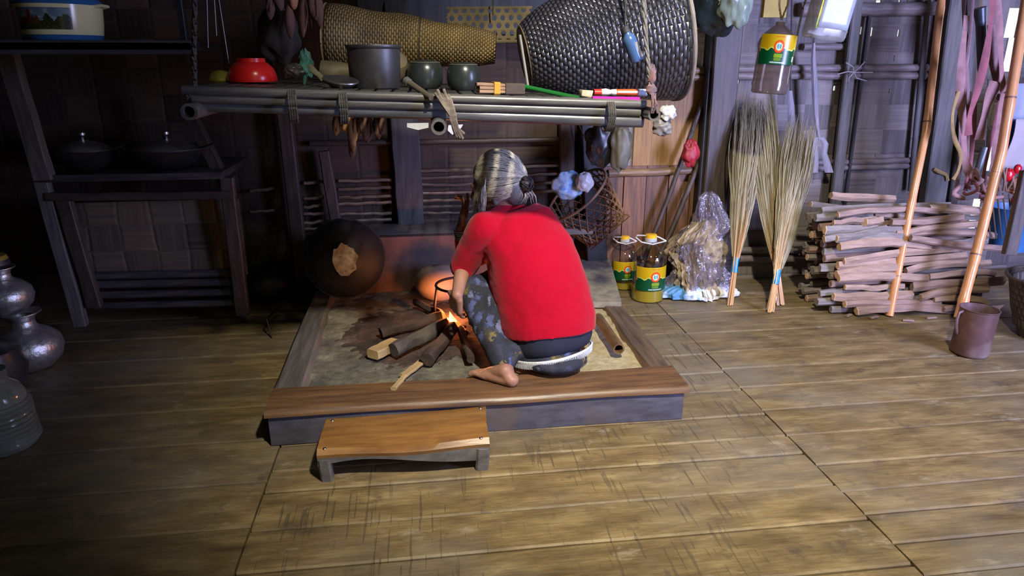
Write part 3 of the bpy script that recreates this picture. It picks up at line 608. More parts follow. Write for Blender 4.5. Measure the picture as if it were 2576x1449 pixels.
# ---------------------------------------------------------------- hanging rack above the fire
RA, RB = at(478, 221, 2.05), at(1640, 259, 2.05); RD = .86
def rk(u, v, dz=0.0):                       # u along the front edge 0-1, v depth in metres behind the edge
    p = RA.lerp(RB, u); return V((p.x+.01*v, p.y+v, p.z+dz))
rack = thing('hanging_rack', 'smoke-blackened bamboo rack hung over the hearth, crowded with pots', 'hanging rack', rk(.5, .4, -.08))
rkm = M('rack_bamboo', (.15, .145, .135), (.05, .05, .052), 5, (1, 12, 12), .36, bmp=.3, spec=.6)
rkb = M('rack_pole_blue_grey', (.12, .125, .14), (.05, .052, .06), 5, (1, 12, 12), .30, bmp=.2, spec=.7)
def pole(a, c, r, m, name, parent, seg=14, hollow=0, nodes=3, sag=.0):
    b = MB(); n = 16; P_ = []; R2 = []
    for i in range(n+1):
        t_ = i/n; P_.append(a.lerp(c, t_)+V((0, 0, -sag*math.sin(math.pi*t_)))); R2.append(r*(1+.08*(i % (n//nodes) == 0)))
    b.tube(P_, R2, seg, hollow=hollow); return b.build(name, m, parent)
pole(rk(-.015, .0, -.006), rk(.985, .0, -.004), .012, rkm, 'front_pole', rack)
pole(rk(.0, .014, -.026), rk(.975, .012, -.028), .015, rkm, 'front_pole', rack)
pole(rk(.02, .035, -.046), rk(.985, .02, -.056), .018, rkb, 'front_pole', rack)
pole(rk(.0, .30, -.03), rk(.98, .30, -.03), .02, rkm, 'rear_pole', rack); pole(rk(.0, .80, -.03), rk(.98, .80, -.03), .02, rkm, 'rear_pole', rack)
for px, py, u in ((475, 282, .0), (1104, 320, .54), (1646, 289, 1.005)):
    p = at(px, py, 1.99); e = V((p.x+.02, 2.9, p.z+.01)); b = MB(); b.tube([p, p.lerp(e, .5), e], .022 if u < .9 else .018, 20, hollow=.68); b.build('cross_tube', rkm, rack)
for k in range(26):
    u = .02+k*.0375; b = MB() if k == 0 else b; b.beam(rk(u, .01, .004), rk(u, .86, .004), .04, .008, bev=.002)
b.build('slat_floor', soot2, rack)
for u, lab in ((.205, 0), (.31, 0), (.90, 0)):
    b = MB()
    for k in range(4): b.tube([rk(u, .0, -.04)+V((.006*k-.01+.03*math.cos(a)*.15, .004-.030*math.cos(a), -.0+.044*math.sin(a))) for a in [2*math.pi*j/16 for j in range(17)]], .0035, 6, cap=False)
    b.build('lashing', rope, rack)
b = MB(); c = rk(.54, -.02, -.02)
for k in range(7):
    dx = (k-3)*.005; b.tube([c+V((dx*1.2-.022, -.0, .03+.01*math.sin(k*2))), c+V((dx-.012, -.024, .01)), c+V((dx*.5+.005, -.04, -.03)), c+V((dx*.4+.012, -.03, -.065)), c+V((dx*.8+.025, -.02, -.088-.01*math.sin(k*3)))], .0042, 6)
b.build('lashing', M('frayed_rope', (.25, .21, .17), (.10, .08, .07), 50, rough=.9, bmp=.6), rack)
def hang(pts, r, label, name='rope', m=rope, tw=True, Y=None):
    P_ = [at(x, y, Y) for x, y in pts] if Y else pts; b = MB()
    Q = []
    for a, c in zip(P_, P_[1:]):
        for i in range(8): Q.append(a.lerp(c, i/8))
    Q.append(P_[-1])
    for ph in ((0, 2.1, 4.2) if tw else (0,)):
        b.tube([q+V((math.cos(i*.9+ph), math.sin(i*.9+ph), 0))*r*.55*(1 if tw else 0) for i, q in enumerate(Q)], r*.62 if tw else r, 6)
    return tag(b.build(name, m, loc=P_[-1]), label, 'rope')
top = [at(488, -170, 2.05)]
hang([at(488, -260, 2.05), at(490, 0, 2.05), at(488, 120, 2.05), at(490, 215, 2.05), at(468, 250, 2.05)], .0065, 'knotted sooty rope holding up the left end of the rack')
hang([at(1622, -260, 2.0), at(1620, 0, 2.0), at(1626, 110, 2.0), at(1634, 190, 2.0), at(1640, 240, 2.0)], .006, 'twisted rope in front of the big basket holding up the right end of the rack', m=M('grey_rope', (.22, .21, .20), (.10, .10, .10), 60, rough=.9, bmp=.6))
b = MB(); q = at(1640, 190, 2.0); b.ell(q, (.012, .012, .028), nz=.5, seg=12); b.ell(at(1638, 225, 2.0), (.016, .012, .016), nz=.5, seg=12)
for k in range(4): p = at(1640+k*3, 235, 1.99); b.tube([p, p+V((.01*math.sin(k*2), -.01, -.03)), p+V((.02*math.sin(k*3), .0, -.055))], .003, 6)
tag(b.build('rope_knot', M('pinkish_rag', (.26, .13, .12), (.10, .09, .12), 30, rough=.9, bmp=.6), loc=q), 'rag knot tying the right rope to the rack end', 'knot')
for a_, b_ in (((520, -20), (524, 120)), ((538, -20), (545, 90)), ((548, -20), (576, 160))):
    hang([at(a_[0], a_[1]-150, 2.3), at(a_[0], a_[1], 2.3), at(b_[0], b_[1], 2.3)], .0012, {520: 'left', 538: 'middle', 548: 'right, longest'}[a_[0]]+' one of three thin wires hanging beside the left rope', 'wire', M('thin_wire', (.35, .35, .33), rough=.4, metal=.6), tw=False).__setitem__('group', 'thin wires left of the red bowl')

def on(px, py_base, name=None):              # a spot on the rack floor under that base point
    # solve for depth: intersect the ray with the tilted rack plane
    r = _ray(px, py_base); lo, hi = 1.9, 3.2
    for _ in range(40):
        Y = (lo+hi)/2; p = at(px, py_base, Y); u = (p.x-RA.x)/(RB.x-RA.x); z = RA.z+(RB.z-RA.z)*u+.008
        if p.z > z: lo = Y
        else: hi = Y
    p = at(px, py_base, Y); return p
def rz(x): return RA.z+(RB.z-RA.z)*(x-RA.x)/(RB.x-RA.x)+.009
def onY(px, Y): p = at(px, 200, Y); return V((p.x, Y, rz(p.x)))
# red bowl upside down
c = onY(636, 2.30); rb = .072; t = thing('plastic_bowl', 'glossy red plastic bowl turned upside down on the left of the rack', 'bowl', c)
redp = M('red_plastic', (.62, .015, .012), (.5, .01, .01), 4, rough=.25, bmp=0)
b = MB(); b.lathe([(rb, 0), (rb*1.02, .004), (rb*.99, .02), (rb*.9, .038), (rb*.68, .054), (rb*.56, .058), (rb*.1, .058), (.001, .058)], c+V((0, 0, .004)), seg=48); b.build('bowl_body', redp, t)
b = MB(); b.lathe([(rb*.60, .056), (rb*.58, .068), (rb*.55, .068), (rb*.53, .058)], c+V((0, 0, .004)), seg=48); b.build('foot_ring', redp, t)
c = onY(556, 2.32); b = MB(); b.lathe([(.034, .0), (.036, .004), (.03, .02), (.02, .03), (.001, .034)], c, seg=40, wob=.05)
tag(b.build('yellow_cup', M('ribbed_yellow', (.55, .48, .06), (.30, .26, .03), 40, (3, 3, .2), .4), loc=c), 'small yellow ribbed cup upside down left of the red bowl', 'cup')
# crumpled teal bag, clear bag, cloth
teal = clear('teal_plastic', (.5, .6, .55), .5, .25, (.10, .28, .25), .9, .4)
def rag(px, py, Y, r, m, name, label, cat, nz=.8, seed=1, seg=28, z=None, gath=False):
    c = at(px, py, Y); b = MB(); random.seed(seed); R3 = Euler((seed, seed*2, 0)).to_matrix()
    rings = []
    for i in range(19):
        th = math.pi*i/18; q = []
        for k in range(seg):
            p_ = 2*math.pi*k/seg; n = V((max(math.sin(th), .02)*math.cos(p_), max(math.sin(th), .02)*math.sin(p_), math.cos(th)))
            f_ = 1+nz*(.55*noise.noise(n*2.2+V((seed, 0, 0)))+.45*abs(noise.noise(n*5+V((0, seed, 0))))-.1)
            q.append(c+V((n.x*r[0]*f_, n.y*r[1]*f_, n.z*r[2]*f_)))
        rings.append(q)
    b.loft(list(reversed(rings)), cap=True); return tag(b.build(name, m, loc=c, sub=1), label, cat)
rag(768, 165, 2.36, (.022, .02, .042), teal, 'teal_bag', 'crumpled teal plastic bag sticking up between red bowl and big pot', 'plastic bag', 1.3, 3)
rag(742, 178, 2.34, (.03, .03, .02), clear('clear_film', (.7, .72, .72), .8, .12, (.2, .2, .2), .3, .6), 'clear_bag', 'crumpled clear plastic beside the teal bag', 'plastic bag', 1.0, 5)
b = MB(); p = at(790, 180, 2.25); b.tube([at(780, 165, 2.27), p, at(806, 192, 2.22), at(815, 206, 2.18)], [.01, .013, .01, .006], 10, flat=.5); tag(b.build('cloth_strip', M('olive_cloth', (.16, .15, .08), rough=.9), loc=p), 'olive cloth strip trailing from the teal bag', 'cloth')
# dark sacks and gourd
rag(700, 90, 2.62, (.075, .06, .09), M('dark_jute', (.045, .036, .024), (.02, .016, .012), 8, rough=.95, bmp=.6), 'hanging_sack', 'very dark sack hanging in the gloom above the red bowl', 'sack', .5, 2)
b = MB(); g = onY(838, 2.56); g.z += .03; b.tube([g+V((-.05, 0, .01)), g+V((-.04, 0, .015)), g, g+V((.03, 0, .01)), g+V((.09, .0, .008)), g+V((.10, 0, .01))], [.004, .03, .042, .03, .018, .004], 20); tag(b.build('gourd_ladle', M('dry_gourd', (.20, .17, .10), (.10, .085, .05), 9, rough=.6), loc=g), 'olive-brown dried gourd ladle left of the big aluminium pot', 'ladle')
c = onY(855, 2.16); b = MB(); b.lathe([(.001, 0), (.03, .0), (.05, .018), (.053, .02), (.052, .023), (.001, .012)], c+V((0, 0, .002)), V((.12, -.25, 1)), 36, squash=.8)
tag(b.build('foil_dish', M('grey_steel', (.30, .30, .30), rough=.35, metal=.9), loc=c), 'shallow grey metal dish at the rack edge left of the big pot', 'dish')
# big aluminium pot
c = onY(944, 2.24); pr = .079; t = thing('cooking_pot', 'tall grey aluminium pot, largest pot on the rack', 'cooking pot', c)
b = MB(); b.lathe([(.001, 0), (pr*.93, 0), (pr*.96, .004), (pr, .11), (pr*1.0, .114)], c, seg=56); b.build('body', alumd, t)
b = MB(); b.lathe([(pr*1.0, .112), (pr*1.05, .116), (pr*1.06, .12), (pr*1.05, .124), (pr*.96, .124), (pr*.94, .112), (pr*.9, .03), (.001, .02)], c, seg=56); b.build('rim', alumd, t)
c = at(985, 168, 2.42); b = MB(); b.lathe([(.001, -.05), (.03, -.048), (.055, -.02), (.056, .01), (.045, .035), (.001, .045)], c+V((0, 0, .0)), V((.2, -.5, .6)), 36)
tag(b.build('straw_bowl', M('dusty_gourd_bowl', (.17, .14, .08), (.09, .075, .05), 8), loc=c), 'olive gourd bowl leaning behind the big aluminium pot', 'bowl')
dgl = M('dark_glazed_metal', (.045, .055, .052), (.02, .026, .026), 4, rough=.28, metal=.3, bmp=.05)
def dome(px, Y, r, h, label):
    c = onY(px, Y); b = MB(); b.lathe([(.001, 0), (r*.7, .0), (r*.93, h*.15), (r, h*.4), (r*.97, h*.68), (r*.85, h*.88), (r*.82, h*.9), (r*.6, h*.98), (.001, h)], c, seg=48)
    t = thing('round_pot', label, 'pot', c, 'dark round pots on the rack'); b.build('body', dgl, t)
    b = MB(); b.lathe([(r*.84, h*.885), (r*.87, h*.90), (r*.84, h*.925)], c, seg=48); b.build('rim', M('olive_rim', (.12, .12, .08)), t)
dome(1070, 2.36, .058, .088, 'dark round pot on the rack just right of the tall aluminium pot')
dome(1166, 2.30, .053, .086, 'dark round pot on the rack behind the stick bundle')
# torch/tube lying over the edge
p0 = at(1022, 203, 2.12); p1 = at(1085, 246, 2.02); t = thing('wooden_pestle', 'short pale-ended stick lying over the rack edge before the dark pots', 'stick', p1)
b = MB(); b.cyl(p0+(p1-p0)*.12, p1, .009, .008); b.build('shaft', M('brown_stick', (.12, .10, .07), (.06, .05, .04)), t)
b = MB(); b.cyl(p0, p0+(p1-p0)*.12, .0125, .0115); b.build('end_cap', M('dull_silver', (.35, .35, .34), rough=.4, metal=.7), t)
# stick bundle with yellow band
pk = M('cut_pale_stick', (.40, .25, .16), (.22, .13, .08), 9, (1, 1, 1), .7, island=.3); e0_ = on(1200, 237); e1_ = on(1300, 238); e1_ = V((e0_.x+.135, e0_.y+.03, rz(e0_.x+.135)))
t = thing('stick_bundle', 'small bundle of split sticks with a yellow band on the rack edge', 'bundle', e0_)
b = MB()
for k in range(9):
    o = V((random.uniform(-.006, .006), (k % 3)*.011-.01, .008+(k//3)*.010)); b.beam(e0_+o, e1_+o*.9, .011, .009, bev=.002)
b.build('sticks', pk, t)
dv = (e1_-e0_).normalized(); mid = e0_.lerp(e1_, .40)+V((0, .001, .017)); b = MB(); b.beam(mid-dv*.009, mid+dv*.009, .042, .036, bev=.004); b.build('band', M('yellow_band', (.62, .34, .03)), t)
b = MB(); m2 = e0_.lerp(e1_, .8)+V((0, .001, .016)); b.beam(m2-dv*.03, m2+dv*.028, .044, .033, bev=.004); b.build('dark_wrap', M('brown_wrap', (.07, .05, .035)), t)
# green tube
p0, p1 = on(1296, 214), on(1462, 247); p0.z += .012; p1.z += .010; p0.y = 2.28; p0 = at(1300, 214, 2.22); p1 = at(1458, 248, 2.09)
b = MB(); b.tube([p0, p0.lerp(p1, .5), p1], .0095, 16, flat=.75); tag(b.build('green_stick', M('green_plastic', (.015, .16, .035), (.01, .1, .02), 6, (1, 1, 1), .3), loc=p1), 'long green plastic tube lying on the rack under the big basket', 'tube')
# packet, tubes at the rack's right end
t0 = onY(1474, 2.09); b = MB(); b.box(t0+V((0, 0, .010)), (.036, .03, .019), (0, .1, .1), bev=.004, jit=.002); tag(b.build('small_packet', M('cream_packet', (.55, .50, .33), (.30, .25, .15), 20), loc=t0), 'small cream paper packet between green tube and toothpaste tube', 'packet')
wht = M('white_plastic', (.82, .82, .80), rough=.35, bmp=0); org = M('orange_print', (.80, .13, .03), rough=.35, bmp=0)
a, c = at(1512, 232, 2.09), at(1626, 233, 2.09); t = thing('toothpaste_tube', 'white and orange tube lying on the right end of the rack', 'tube', a)
def seg_(f0, f1, r0, r1, m, nm, fl_=.7): b = MB(); p, q = a.lerp(c, f0), a.lerp(c, f1); b.tube([p, q], [r0, r1], 20, flat=fl_); return b.build(nm, m, t)
seg_(-.16, .0, .013, .0135, M('red_cap', (.75, .05, .03), rough=.3, bmp=0), 'red_end'); seg_(.0, .10, .0135, .016, wht, 'collar'); seg_(.10, .22, .016, .010, wht, 'shoulder'); seg_(.22, .32, .0125, .0135, wht, 'white_band'); seg_(.32, .80, .0135, .0145, org, 'printed_middle'); seg_(.80, 1.0, .0145, .0155, M('pale_blue_print', (.55, .65, .78), rough=.35, bmp=0), 'tail')
b = MB(); p, q = a.lerp(c, .34)+V((0, -.0139, .002)), a.lerp(c, .78)+V((0, -.0147, .002)); b.beam(p, q, .006, .0015, up=V((0, -1, 0)), bev=.0003); b.build('white_stripe', wht, t)
a, c = at(1490, 247, 2.055), at(1608, 249, 2.055); b = MB(); b.beam(a, c, .016, .011, bev=.003)
tag(b.build('magenta_box', M('magenta_card', (.62, .02, .26), (.45, .02, .35), 5, rough=.35, bmp=0), loc=a), 'slim magenta box lying in front of the white and orange tube', 'box')

# big dark carrying basket on its side
c0 = at(1318, 142, 2.36); c1 = at(1676, 62, 2.36); axb = (c1-c0).normalized(); Lb = (c1-c0).length
bw = weave_uv('dark_basket_weave', (.075, .078, .105), (.028, .029, .04), 36, 40, .24, 1.0, spec=1.0, dist=.006)
t = thing('carrying_basket', 'big dark woven cone basket lying on its side on the right of the rack', 'basket', (c0+c1)/2)
prof = []
for i in range(31):
    k = i/30; prof.append((.090+.150*(k**.72)+.006*math.sin(k*9), Lb*k))
b = MB(); b.lathe(prof, c0, axb, 96); o = b.build('woven_body', bw, t, solid=.006)
b = MB(); b.lathe([(.001, 0), (.05, -.002), (.088, .002)], c0, axb, 48); b.build('woven_base', bw, t, solid=.005)
fa, fb_, _ = frame(axb, V((0, 1, 0)))
def bring(cc, r, tr, m, nm, par, seg=72): b = MB(); b.tube([cc+fa*math.cos(x)*r+fb_*math.sin(x)*r for x in [2*math.pi*k/seg for k in range(seg+1)]], tr, 8, cap=False); return b.build(nm, m, par)
bring(c1, .243, .007, M('rim_cane', (.30, .27, .24), (.12, .11, .10), 8), 'rim', t); bring(c1-axb*.012, .243, .005, bw, 'rim', t)
bring(c0+axb*.004, .094, .004, slatm, 'base_hoop', t)
# white rib standing at the basket's narrow end
b = MB(); b.beam(at(1308, 88, 2.26), at(1328, 215, 2.22), .007, .006, bev=.001); tag(b.build('cane_strip', M('grey_cane', (.30, .29, .26)), loc=at(1328, 215, 2.22)), 'thin grey cane strip leaning on the narrow end of the big basket', 'cane')
# small blue bottle hanging on the basket
bt = at(1573, 72, 2.06); be = at(1603, 152, 2.06); axx = (be-bt).normalized(); t = thing('small_bottle', 'small blue bottle hanging in front of the big dark basket', 'bottle', be)
b = MB(); b.lathe([(.001, 0), (.009, .0), (.010, .016), (.013, .02), (.0185, .028), (.0195, .04), (.0195, .092), (.016, .098), (.001, .098)], bt, axx, 28); b.build('body', M('blue_bottle_glass', (.07, .14, .33), (.04, .09, .22), 5, rough=.22, bmp=0), t)
b = MB(); b.lathe([(.0105, -.004), (.0115, .012), (.001, .013)], bt-axx*.002, axx, 20); b.build('cap', soot2, t)
b = MB(); b.grid(lambda u, v: bt+axx*(.045+.045*v)+frame(axx)[0]*.020*math.cos(-.4-1.2*u)+frame(axx)[1]*.020*math.sin(-.4-1.2*u)*-1, 10, 4); b.build('paper_label', M('faded_label', (.35, .33, .24)), t)

hang([at(1575, -160, 2.06), at(1574, 0, 2.06), at(1573, 72, 2.06)], .0018, 'thin string that the small blue bottle hangs from', 'cord', tw=False)
# yellow woven basket behind
d0, d1 = at(822, 92, 2.74), at(1246, 122, 2.70); ax2 = (d1-d0).normalized(); L2 = (d1-d0).length
yw = weave_uv('straw_basket_weave', (.34, .235, .085), (.12, .085, .035), 26, 74, .5, 1.0, dist=.004)
t = thing('straw_basket', 'long straw-yellow woven basket lying at the back of the rack', 'basket', (d0+d1)/2)
b = MB(); b.lathe([(.11-.055*(i/24)**1.3+.004*math.sin(i*.7), L2*i/24) for i in range(25)], d0, ax2, 80); b.build('woven_body', yw, t, solid=.006)
fa, fb_, _ = frame(ax2, V((0, 1, 0)))
for k, r in ((.0, .112), (.085, .108), (.55, .086)): bring(d0+ax2*L2*k, r, .004, leafdry if not k else M('dark_binding', (.05, .04, .025)), 'hoop', t)
# open hexagon weave sheets
def hexweave(f, lu, lv, cell, wd, m, name, parent=None, nrm=None):
    """strips laid in three directions over the surface f(u, v)"""
    b = MB()
    def strip(pts2):
        P3 = [f(u, v) for u, v in pts2]
        if len(P3) > 1: b.tube(P3, wd/2, 6, flat=.3, up=nrm or V((0, -1, 0)))
    h = cell; n = int(lv/h)+1
    for k in range(n-1): strip([(lu*i/24, (k+.5)*h) for i in range(25)])
    strip([(lu*i/24, 0) for i in range(25)]); strip([(lu*i/24, lv) for i in range(25)])
    s3 = math.sqrt(3); stepu = h*2/s3
    for sgn in (1, -1):
        k = -int(lv/s3/stepu)-2
        while k*stepu < lu+lv/s3+stepu:
            u0 = (k+.5)*stepu; pts2 = []
            for i in range(41):
                v = lv*i/40; u = u0+sgn*v/s3
                if 0 <= u <= lu: pts2.append((u, v))
            if len(pts2) > 2: strip(pts2)
            k += 1
    return b.build(name, m, parent)
hA, hB = at(1128, 106, 2.86), at(1345, 110, 2.84)
def hexf(u, v): k = u/(hB.x-hA.x); return V((hA.x+u, hA.y+.05*math.sin(v*12), hA.z+.006*k+v))
hx = hexweave(hexf, hB.x-hA.x, .125, .029, .011, M('straw_strip', (.22, .17, .085), (.11, .085, .04), 10, rough=.7), 'open_basket')
for v in hx.data.vertices: v.co -= hA
hx.location = hA; HANG_ = hang([at(1240, -160, 2.85), at(1240, 38, 2.85)], .003, 'cord that the open straw basket hangs from', 'cord', tw=False); tag(hx, 'open hexagon-weave straw basket behind the narrow end of the big dark basket', 'basket')

# maize cobs hung from the roof and under the rack
cobm = M('dry_maize_husk', (.36, .17, .055), (.16, .07, .03), 26, (1, 1, .25), .75, bmp=.6, island=.45)
cobd = M('dark_maize_husk', (.13, .055, .035), (.06, .03, .02), 26, (1, 1, .25), .8, bmp=.6, island=.4)
def cob(px, py, Y, L, r, m, label, grp):
    p = at(px, py, Y); t = thing('maize_cob', label, 'maize cob', p, grp); b = MB(); tw = random.uniform(-.15, .15); d = V((tw, random.uniform(-.1, .1), -1)).normalized()
    b.lathe([(.003, 0), (r*.6, L*.08), (r, L*.3), (r*1.0, L*.55), (r*.75, L*.82), (r*.3, L*.97), (.001, L)], p, d, 14, wob=.12); b.build('ear', m, t)
    b = MB()
    for k in range(3): a_ = k*2.1+random.random(); b.tube([p+V((0, 0, .004)), p+V((math.cos(a_)*r*.9, math.sin(a_)*r*.9, -L*.35)), p+V((math.cos(a_)*r*1.15, math.sin(a_)*r*1.15, -L*.8))], [.003, .006, .001], 6, flat=.3)
    b.build('husk', m, t)
G = 'maize cobs hanging under the rack'; ORD = 'first second third fourth fifth sixth seventh eighth ninth tenth eleventh twelfth thirteenth'.split(); COBS = sorted((845, 862, 878, 893, 905, 918, 885, 930, 945, 957))
for px, py, L, m_ in ((845, 290, .062, cobm), (862, 291, .05, cobm), (878, 290, .115, cobm), (893, 295, .085, cobm), (905, 290, .06, cobd), (918, 296, .07, cobd), (885, 340, .072, cobd), (930, 292, .085, cobd), (945, 290, .075, cobd), (957, 290, .06, cobd)):
    cob(px, py, 2.25, L, .0125, m_, 'dry maize cob, '+ORD[COBS.index(px)]+' from the left in the bunch under the rack', G)
b = MB(); k0 = at(900, 270, 2.25); b.tube([at(840, 284, 2.25), k0, at(962, 286, 2.25)], .004, 6); tag(b.build('rope', rope, loc=k0), 'short cord that the maize bunch hangs from under the rack', 'cord')
G = 'maize cobs hanging from the roof'
for px, py, L, m_ in ((680, -20, .085, cobd), (695, -30, .07, cobd), (735, -25, .06, cobm), (765, -20, .14, cobd), (778, -30, .10, cobd), (795, -25, .115, cobd), (725, 10, .11, cobd)):
    cob(px, py, 2.5, L, .015, m_, 'dark maize cob hung from the roof above the bowl, '+ORD[(680, 695, 725, 735, 765, 778, 795).index(px)]+' from the left', G)
# papers tucked under the rack
pap = M('white_paper', (.62, .64, .72), rough=.8, bmp=0)
for pts, lab in ((((1024, 300), (1078, 299), (1078, 311), (1052, 317), (1024, 310)), 'white paper scrap under the rack left of the hanging lashing'), (((1128, 305), (1165, 303), (1160, 312), (1138, 329), (1126, 318)), 'white pointed paper scrap under the rack right of the hanging lashing')):
    b = MB(); b.poly([at(x, y+10, 2.06) for x, y in pts]); q = at(pts[0][0], pts[0][1], 2.06); tag(b.build('paper_scrap', pap, loc=q, solid=.002, smooth=False), lab, 'paper')
# ---------------------------------------------------------------- things on the right wall
# open hexagon basket hanging on the wall (pouch opened at upper left)
bc = at(1480, 525, 3.42); bax = V((-.52, -.18, .60)).normalized(); BA, BB, _ = frame(bax, V((0, 1, 0)))
t = thing('hexagon_basket', 'brown open hexagon-weave basket hanging on the wall behind the person', 'basket', bc)
hexm = M('rusty_bamboo_strip', (.30, .16, .08), (.12, .065, .035), 10, rough=.6, bmp=.2, island=.25)
BR, BL = .165, .24; circ = 2*math.pi*BR
def hxb(u, v):
    k = v/BL; r = BR*(.80+.28*k); a_ = 2*math.pi*u/circ; sq = .80
    return bc+bax*(v-BL*.55)+BA*math.cos(a_)*r+BB*math.sin(a_)*r*sq
hexweave(hxb, circ, BL, .037, .011, hexm, 'woven_body', t, nrm=bax)
def hxd(u, v): x, y = u-.14, v-.14; return bc-bax*(BL*.55)+BA*max(-.13, min(.13, x))*1.0+BB*max(-.105, min(.105, y))
hexweave(hxd, .27, .25, .04, .010, hexm, 'woven_base', t, nrm=bax)
rr = [hxb(circ*k/48, BL) for k in range(49)]; b = MB(); b.tube(rr, .007, 8, cap=False); b.build('rim', hexm, t)
hang([at(1450, 300, 3.5), at(1495, 400, 3.45), at(1530, 440, 3.40)], .003, 'thin cord that the hexagon basket hangs from', 'cord', tw=False)
bluep = M('blue_white_wrapper', (.10, .28, .62), (.45, .60, .75), 16, rough=.3, bmp=.5, contrast=.08)
rag(1428, 466, 3.36, (.080, .05, .070), bluep, 'blue_packet', 'crumpled blue and white plastic packet stuffed in the hexagon basket', 'packet', .45, 11)
rag(1470, 458, 3.30, (.045, .035, .050), M('silver_wrapper', (.55, .56, .58), (.38, .38, .40), 20, rough=.35, bmp=.5), 'silver_packet', 'crumpled silvery white wrapper beside the blue packet in the basket', 'packet', .5, 14)
# dark bags hanging under the rack's right end
bagd = M('black_plastic_bag', (.025, .025, .026), (.012, .012, .012), 9, rough=.35, bmp=.5)
rag(1512, 360, 3.3, (.075, .05, .11), bagd, 'black_bag', 'black plastic bag hanging on the wall under the rack end', 'plastic bag', .8, 21)
rag(1562, 368, 3.25, (.055, .04, .115), M('grey_green_bag', (.13, .125, .09), (.04, .04, .032), 9, (1, 1, .4), .5, bmp=.6), 'grey_bag', 'grey-green bag hanging right of the black bag under the rack end', 'plastic bag', .7, 23)
# white cloth bundle at the rack end
t0 = at(1678, 285, 2.25); t = thing('white_bag', 'small white plastic bag tied at the right end of the rack', 'plastic bag', t0)
o = rag(1680, 284, 2.25, (.028, .022, .026), M('white_bag_plastic', (.55, .55, .54), (.35, .35, .36), 14, rough=.4, bmp=.5), 'bag_top', None, None, .7, 31); o.parent = t; o.location = V(o.location)-V(t.location)
o = rag(1666, 320, 2.26, (.034, .026, .028), M('grey_bag_plastic', (.22, .21, .20), (.10, .09, .09), 14, rough=.4, bmp=.5), 'bag_body', None, None, .7, 33); o.parent = t; o.location = V(o.location)-V(t.location)
0 and rag(1722, 215, 2.5, (.02, .02, .03), M('dusty_tassel', (.30, .28, .25)), 'tassel', 'dusty pale tuft hanging behind the big basket rim', 'tassel', .8, 35)
# leaning dark sticks
for a_, b_, w_, lab in (((1778, 225), (1648, 575), .013, 'left of two dark sticks leaning on the wall behind the oil bottles'), ((1762, 400), (1672, 610), .015, 'right of two dark sticks leaning on the wall behind the oil bottles')):
    p, q = at(*a_, 3.57), at(*b_, 3.52); d = q-p; q = p+d*((p.z-.0)/(p.z-q.z))
    b = MB(); b.tube([p, p.lerp(q, .5)+V((.01, 0, 0)), q], w_, 10); tag(b.build('leaning_stick', dkwoodz, loc=q), lab, 'stick', 'dark leaning sticks')
redn = M('red_net', (.42, .02, .035), (.18, .01, .015), 24, (1, 1, .4), .5, bmp=.8)
rag(1738, 386, 3.44, (.045, .03, .068), redn, 'red_net_bag', 'crumpled red net bag hanging on the dark post', 'bag', .6, 41)
# dark green bag, yellow card, hanging bottle, jar
rag(1800, 10, 2.9, (.12, .08, .12), clear('black_green_film', (.12, .15, .15), .7, .2, (.02, .03, .032), .9, .5), 'dark_bag', 'black-green plastic bag hanging at the top left of the hanging oil bottle', 'plastic bag', .6, 43)
rag(1850, 12, 2.82, (.07, .05, .085), M('pale_green_film', (.30, .40, .34), (.05, .07, .065), 12, (1.5, 1.5, .3), .3, bmp=.6), 'pale_bag', 'pale green plastic bag hanging in front of the dark bag', 'plastic bag', .6, 45)
b = MB(); p0, p1 = at(1916, 44, 3.35), at(1985, -60, 3.35); b.box(((p0.x+p1.x)/2, 3.35, (p0.z+p1.z)/2), (p1.x-p0.x, .03, p1.z-p0.z)); tag(b.build('yellow_card', M('yellow_card_paper', (.50, .38, .08), (.33, .24, .05), 8), loc=p0), 'yellow cardboard box hung above the hanging oil bottle', 'box')
plast = clear('clear_bottle_plastic', (.93, .94, .93), .6, .06)
plast_d = clear('dusty_bottle_plastic', (.62, .56, .52), .5, .12, (.17, .13, .12), .5)
white_l = M('white_label', (.40, .44, .47), rough=.35, bmp=0)
def oil_label(u, v):
    """yellow over green wavy label, round red emblem, rows of small lettering"""
    wav = .52+.035*math.sin(u*22)+.02*math.sin(u*41+1)
    c = (.72, .60, .03) if v > wav else (.0, .27, .14)
    if abs(v-wav) < .02: c = (.75, .78, .35)
    dx, dy = (u-.5)*2.35, (v-.60)*1.32; d = math.hypot(dx, dy)
    if d < .285: c = (.78, .16, .03)
    if d < .255: c = (.86, .45, .06) if int(math.atan2(dy, dx)*9) % 2 else (.75, .10, .03)
    if d < .175: c = (.85, .80, .60)
    if d < .15: c = (.60, .82, .82)
    if d < .14 and abs(dy) < .10 and int((dx+.2)*26) % 2: c = (.02, .30, .36)
    if .24 < v < .36 and .41 < u < .60 and (int(u*95)+int(v*60)) % 3: c = (.55, .68, .05)
    if .13 < v < .22 and .42 < u < .58 and (int(u*95)+int(v*60)) % 2: c = (.50, .62, .10)
    if .05 < v < .095 and .33 < u < .68 and int(u*120) % 3: c = (.75, .85, .80)
    if .90 < v < .94 and .40 < u < .60 and int(u*110) % 3: c = (.75, .25, .03)
    if .12 < v < .30 and .90 < u < .95: c = (.8, .85, .8)
    if .42 < v < .60 and .02 < u < .05: c = (.85, .5, .03)
    return c
labm = painted('bottle_label_print', .3)
